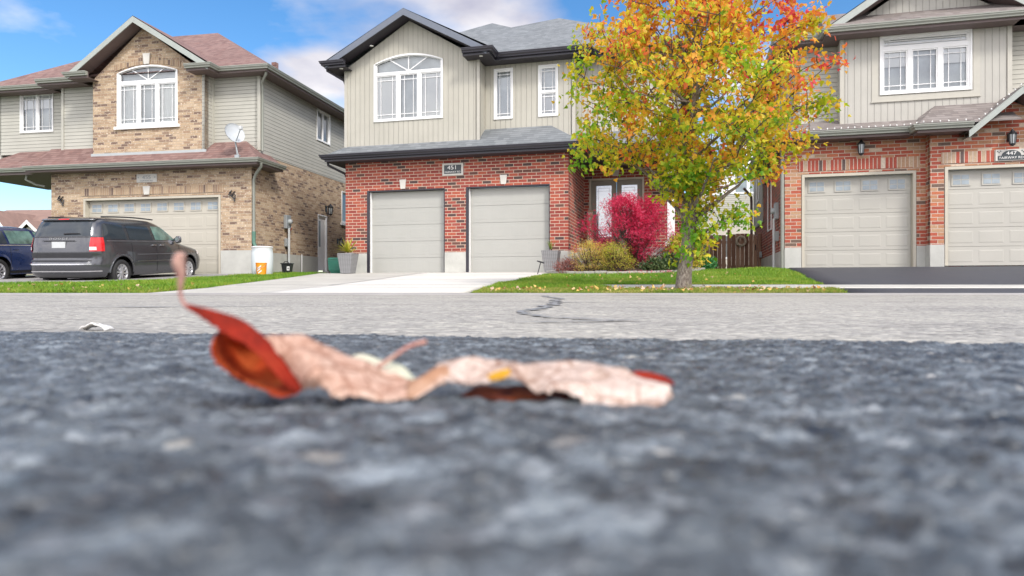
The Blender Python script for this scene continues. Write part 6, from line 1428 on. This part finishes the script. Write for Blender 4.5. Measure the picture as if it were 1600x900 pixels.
# white scrap on the road
b = MB(); V = []; nx = 9
for j in range(5):
    for i in range(nx):
        u, v = i / (nx - 1), j / 4; V.append((-.845 + .052 * u, 1.33 + .035 * v, road_z(1.34) + .003 + .012 * math.sin(u * 3.1) * (1 - v * .4) + .002 * math.sin(i * 2.1 + j * 1.7)))
b.mesh(V, [(j * nx + i, j * nx + i + 1, (j + 1) * nx + i + 1, (j + 1) * nx + i) for j in range(4) for i in range(nx - 1)], 0, True)
o = b.build('paper_scrap', M['sign_white'], None, uv=False); tag(o, 'small crumpled white scrap on the light road at the edge of the dark asphalt', 'litter')
sm_ = o.modifiers.new('thick', 'SOLIDIFY'); sm_.thickness = .0015
LEAF = {
    'red_top': [[(-12.60, 26.20, 9.41), (-11.54, 26.20, 9.17), (-10.32, 26.10, 8.80), (-9.42, 25.90, 8.20), (-8.69, 25.60, 7.46), (-8.14, 25.40, 6.79), (-7.67, 25.10, 6.33)], [(-12.55, 26.20, 9.26), (-11.49, 25.80, 8.67), (-10.71, 25.50, 8.28), (-9.80, 25.20, 7.87), (-9.02, 25.00, 7.28), (-8.37, 24.80, 6.70), (-7.86, 24.80, 6.23)]],
    'cup': [[(-11.17, 26.60, 8.55), (-10.71, 27.20, 8.16), (-10.00, 27.50, 7.84), (-9.28, 27.20, 7.14), (-8.47, 26.20, 6.61), (-7.79, 25.20, 6.32)], [(-11.34, 26.20, 8.28), (-11.29, 27.50, 7.47), (-10.63, 27.80, 6.93), (-9.62, 27.00, 6.46), (-8.58, 25.80, 6.32), (-7.79, 24.90, 6.22)], [(-11.28, 25.60, 7.89), (-11.05, 26.20, 7.15), (-10.36, 26.20, 6.66), (-9.51, 25.70, 6.34), (-8.69, 25.20, 6.17), (-8.09, 24.80, 6.12)], [(-10.79, 24.60, 7.65), (-10.34, 24.30, 7.18), (-9.71, 24.20, 6.78), (-9.12, 24.20, 6.46), (-8.65, 24.30, 6.20), (-8.31, 24.50, 6.07)]],
    'pale_back': [[(-9.42, 25.90, 8.20), (-8.23, 26.60, 8.06), (-7.09, 27.00, 7.65), (-6.10, 27.10, 7.21), (-5.06, 27.00, 6.71), (-3.88, 26.70, 6.40), (-2.74, 26.60, 6.81)], [(-8.69, 25.60, 7.46), (-7.70, 25.50, 7.49), (-6.55, 25.70, 7.01), (-5.60, 26.00, 6.64), (-4.67, 26.20, 6.37), (-3.68, 26.20, 6.17), (-2.61, 26.30, 6.65)], [(-8.14, 25.40, 6.79), (-7.21, 24.80, 6.75), (-6.28, 24.80, 6.37), (-5.39, 25.00, 6.20), (-4.60, 25.30, 6.02), (-3.65, 25.60, 6.02), (-2.56, 26.00, 6.44)], [(-7.67, 25.10, 6.33), (-6.92, 24.60, 6.27), (-6.15, 24.50, 6.05), (-5.37, 24.70, 6.02), (-4.57, 24.90, 5.82), (-3.64, 25.20, 5.94), (-2.66, 25.80, 6.28)]],
    'greenish': [[(-7.12, 29.20, 6.93), (-6.47, 29.00, 7.20), (-5.61, 28.80, 6.98), (-4.58, 28.40, 6.75), (-3.91, 27.80, 6.30)], [(-6.28, 27.00, 6.58), (-5.69, 27.00, 6.46), (-5.06, 27.00, 6.36), (-4.32, 26.80, 6.23), (-3.66, 26.40, 6.19)]],
    'right_pale': [[(-2.93, 27.40, 6.87), (-2.28, 27.60, 7.05), (-1.04, 27.80, 6.98), (0.31, 27.90, 6.86), (1.31, 28.00, 6.98), (2.74, 27.80, 6.93), (4.14, 27.60, 6.79), (5.19, 27.00, 6.51), (5.79, 26.20, 6.27), (5.95, 25.60, 5.87)], [(-2.91, 26.80, 6.68), (-2.21, 26.80, 6.79), (-1.14, 27.00, 6.81), (0.15, 27.20, 6.84), (1.21, 26.80, 6.79), (2.47, 26.40, 6.59), (3.66, 26.00, 6.39), (4.70, 25.60, 6.11), (5.34, 25.20, 5.94), (5.62, 24.80, 5.82)], [(-2.77, 26.40, 6.49), (-2.09, 26.20, 6.51), (-1.33, 26.20, 6.46), (0.05, 26.80, 6.58), (1.21, 25.80, 6.52), (2.27, 25.20, 6.32), (3.31, 24.90, 6.03), (4.28, 24.70, 5.79), (4.96, 24.60, 5.71), (5.37, 24.50, 5.73)], [(-2.63, 26.00, 6.30), (-1.89, 25.80, 6.28), (-1.40, 25.80, 6.28), (0.00, 26.40, 6.44), (1.45, 25.00, 6.11), (2.27, 24.70, 6.02), (3.16, 24.40, 5.66), (4.05, 24.30, 5.63), (4.59, 24.10, 5.44), (5.13, 24.20, 5.65)]],
    'red_tip': [[(4.89, 28.20, 6.30), (5.46, 28.40, 6.35), (6.07, 28.40, 6.22), (6.61, 28.20, 5.98)], [(4.84, 27.20, 6.02), (5.35, 27.20, 5.92), (5.82, 27.00, 5.93), (6.35, 26.80, 6.01)]],
    'under': [[(-1.49, 27.40, 5.99), (-0.52, 27.60, 5.91), (0.52, 27.80, 5.94), (2.07, 27.60, 6.02), (4.05, 27.00, 5.90), (5.79, 26.20, 5.63)], [(-1.99, 26.60, 5.71), (-0.54, 26.40, 5.60), (0.74, 26.40, 5.55), (1.96, 26.20, 5.53), (3.87, 25.80, 5.41), (5.71, 25.40, 5.48)]],
    'yellow_spot': [[(-0.96, 25.60, 6.59), (-0.53, 25.60, 6.79), (-0.10, 25.70, 6.87)], [(-0.81, 25.50, 6.42), (-0.43, 25.50, 6.46), (-0.05, 25.60, 6.64)]],
    'brown_link': [[(-4.03, 26.20, 6.32), (-3.39, 26.20, 6.61), (-2.79, 26.60, 6.96), (-2.46, 26.80, 6.99)], [(-3.78, 25.20, 5.94), (-3.26, 25.60, 6.11), (-2.62, 25.90, 6.31), (-2.36, 26.20, 6.37)]],
    'stem_long': [(-12.57, 26.20, 11.13), (-12.72, 26.20, 11.18), (-12.79, 26.20, 10.93), (-12.69, 26.20, 10.49), (-12.74, 26.20, 9.95), (-12.67, 26.20, 9.56), (-12.47, 26.20, 9.26)],
    'stem_short': [(-6.17, 27.00, 6.61), (-5.39, 27.40, 6.84), (-4.80, 27.70, 7.22), (-4.18, 27.90, 7.62), (-3.53, 28.10, 7.79)],
}
# ================================================================ the two curled leaves in front of the lens (centimetres)
def leaf_mat(name, cols, rough=.6, trans=.2, sc=55, vein=False):
    m, t, p = new_mat(name); tcn = N(t, 'ShaderNodeTexCoord'); v = tcn.outputs['Object']
    n = noise_n(t, v, sc, 5, .6); r = ramp(t, n.outputs['Fac'], [(.25, cols[0]), (.5, cols[1]), (.75, cols[2])])
    n2 = noise_n(t, v, 320, 4, .6); r2 = ramp(t, n2.outputs['Fac'], [(.3, (.85, .85, .85)), (.7, (1.1, 1.1, 1.1))]); c = mixc(t, 1, r.outputs[0], r2.outputs[0], 'MULTIPLY')
    L(t, c.outputs['Result'], p.inputs['Base Color']); p.inputs['Roughness'].default_value = rough; p.inputs['Specular IOR Level'].default_value = .15
    if vein:   # net of darker veins
        vo = N(t, 'ShaderNodeTexVoronoi', feature='DISTANCE_TO_EDGE'); vo.inputs['Scale'].default_value = 210; L(t, v, vo.inputs['Vector']); rv = ramp(t, vo.outputs['Distance'], [(.0, (.70, .60, .55)), (.07, (1, 1, 1))])
        vo2 = N(t, 'ShaderNodeTexVoronoi', feature='DISTANCE_TO_EDGE'); vo2.inputs['Scale'].default_value = 62; L(t, v, vo2.inputs['Vector']); rv2 = ramp(t, vo2.outputs['Distance'], [(.0, (.55, .42, .36)), (.05, (1, 1, 1))])
        c = mixc(t, 1, c.outputs['Result'], rv.outputs[0], 'MULTIPLY'); c = mixc(t, 1, c.outputs['Result'], rv2.outputs[0], 'MULTIPLY'); L(t, c.outputs['Result'], p.inputs['Base Color'])
    w = N(t, 'ShaderNodeTexWave'); w.inputs['Scale'].default_value = 95; w.inputs['Distortion'].default_value = 3; L(t, v, w.inputs['Vector'])
    b = bump(t, n2.outputs['Fac'], .0004); L(t, b.outputs[0], p.inputs['Normal'])
    tr = N(t, 'ShaderNodeBsdfTranslucent'); L(t, c.outputs['Result'], tr.inputs[0]); ms_ = N(t, 'ShaderNodeMixShader'); ms_.inputs[0].default_value = trans; out = t.nodes['Material Output']
    L(t, p.outputs[0], ms_.inputs[1]); L(t, tr.outputs[0], ms_.inputs[2]); L(t, ms_.outputs[0], out.inputs[0]); return m
lm_ = {'brown_shade': leaf_mat('leaf_brown_shade', [(.03, .012, .01), (.07, .025, .015), (.20, .05, .02)], .7), 'red': leaf_mat('leaf_red', [(.10, .012, .008), (.29, .022, .010), (.40, .055, .02)], .75), 'cup': leaf_mat('leaf_orange_red', [(.18, .016, .007), (.46, .06, .015), (.58, .18, .05)], .75), 'pale': leaf_mat('leaf_pale_pink', [(.42, .22, .15), (.62, .42, .33), (.76, .62, .50)], .7, sc=38, vein=True),
       'green': leaf_mat('leaf_pale_green', [(.50, .50, .34), (.66, .68, .52), (.72, .66, .52)], .7), 'white': leaf_mat('leaf_whitish', [(.40, .27, .20), (.66, .53, .46), (.78, .68, .60)], .7, sc=45, vein=True),
       'dark': leaf_mat('leaf_under_shade', [(.06, .018, .012), (.16, .04, .02), (.48, .12, .03)], .6), 'brown': leaf_mat('leaf_brown', [(.22, .09, .05), (.46, .26, .16), (.60, .42, .32)], .6), 'yellow': leaf_mat('leaf_amber', [(.5, .2, .02), (.66, .36, .03), (.7, .45, .08)], .6),  # dark: strip under the right leaf, orange blade with its shadow painted in
       'stem': leaf_mat('leaf_stem', [(.36, .14, .12), (.50, .26, .22), (.62, .44, .34)], .5)}
def cat(a, b_, c_, d, t):
    return .5 * ((2 * b_) + (-a + c_) * t + (2 * a - 5 * b_ + 4 * c_ - d) * t * t + (-a + 3 * b_ - 3 * c_ + d) * t ** 3)
def crv(P, n):
    P = [np.array(p, float) for p in P]; Q = [2 * P[0] - P[1]] + P + [2 * P[-1] - P[-2]]; out = []
    for i in range(n):
        s = i / (n - 1) * (len(P) - 1); k = min(int(s), len(P) - 2); out.append(cat(Q[k], Q[k + 1], Q[k + 2], Q[k + 3], s - k))
    return out
def patch_into(b, rows, m, nu=44, nv=12, jag=.0, wav=.04, band=None, lift=.0):
    G = [crv(r, nu) for r in rows]; G2 = []
    for i in range(nu): G2.append(crv([G[r][i] for r in range(len(rows))], nv) if len(rows) > 2 else [G[0][i] * (1 - k / (nv - 1)) + G[1][i] * (k / (nv - 1)) for k in range(nv)])
    V = []
    for k in range(nv):
        for i in range(nu):
            p = G2[i][k].copy(); q = Vector(p * .9); d = noise.noise(q * 1.3) * wav * 2; p = p + np.array([noise.noise(q + Vector((5, 0, 0))) * wav, d, noise.noise(q * 1.1 + Vector((0, 7, 0))) * wav])
            if k == nv - 1 and jag:   # toothed rim
                p = p + (G2[i][nv - 1] - G2[i][nv - 2]) * jag * (abs((i * .17) % 1 - .5) * 1.6 - .5 + 1.3 * noise.noise(Vector((i * .33, 3, 1))) + .9 * noise.noise(Vector((i * .11, 8, 1))))
            V.append((p[0] * .01, p[1] * .01, (p[2] + lift) * .01))
    q = lambda k, i: (k * nu + i, k * nu + i + 1, (k + 1) * nu + i + 1, (k + 1) * nu + i)
    i0 = len(b.v); b.mesh(V, [], m)
    for k in range(nv - 1):
        for i in range(nu - 1):
            mm = m
            if band and k + 2.5 * noise.noise(Vector((i * .16, 0, 2))) < band[1]: mm = band[0]   # brown of the blade with the cup's inner shade painted in
            b.f.append(tuple(i0 + a for a in q(k, i))); b.m.append(mm); b.sm.append(True)
def stem_into(b, pts, rad, m): P = crv(pts, 26); b.tube([tuple(p * .01) for p in P], [r * .01 for r in np.interp(np.linspace(0, 1, 26), np.linspace(0, 1, len(rad)), rad)], 10, m)
la = thing('fallen_leaf', 'curled dead leaf with red upturned end and long raised stem on the asphalt', 'leaf', (-.055, .255, .056))
lb_ = thing('fallen_leaf', 'flatter whitish dead leaf with red tip and toothed edge on the asphalt', 'leaf', (.02, .26, .056))
def fin(b, name, mats, par):
    L0 = par.location; b.v = [(v[0] - L0.x, v[1] - L0.y, v[2] - L0.z) for v in b.v]; o = b.build(name, mats, par, uv=False); s = o.modifiers.new('thick', 'SOLIDIFY'); s.thickness = .0004; s.offset = 0; return o
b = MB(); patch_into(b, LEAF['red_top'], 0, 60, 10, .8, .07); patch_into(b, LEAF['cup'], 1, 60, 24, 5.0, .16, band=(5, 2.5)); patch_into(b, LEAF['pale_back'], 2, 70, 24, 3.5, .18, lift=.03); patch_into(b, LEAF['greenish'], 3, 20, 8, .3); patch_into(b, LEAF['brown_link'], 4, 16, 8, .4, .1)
fin(b, 'blade', [lm_['red'], lm_['cup'], lm_['pale'], lm_['green'], lm_['brown'], lm_['brown_shade']], la)
b = MB(); stem_into(b, LEAF['stem_long'], [.12, .22, .25, .16, .08, .07, .09], 0); o = fin(b, 'stem', [lm_['stem']], la); o.modifiers.clear()
b = MB(); patch_into(b, LEAF['right_pale'], 0, 120, 26, 6.5, .20, lift=.06); patch_into(b, LEAF['red_tip'], 1, 24, 8, 1.2, .1, lift=.16); patch_into(b, LEAF['under'], 2, 40, 8, .5, .08, lift=.10); patch_into(b, LEAF['yellow_spot'], 3, 12, 5, .4, .04, lift=.12)
fin(b, 'blade', [lm_['white'], lm_['red'], lm_['dark'], lm_['yellow']], lb_)
b = MB(); stem_into(b, LEAF['stem_short'], [.11, .10, .085, .09, .11], 0); o = fin(b, 'stem', [lm_['stem']], lb_); o.modifiers.clear()
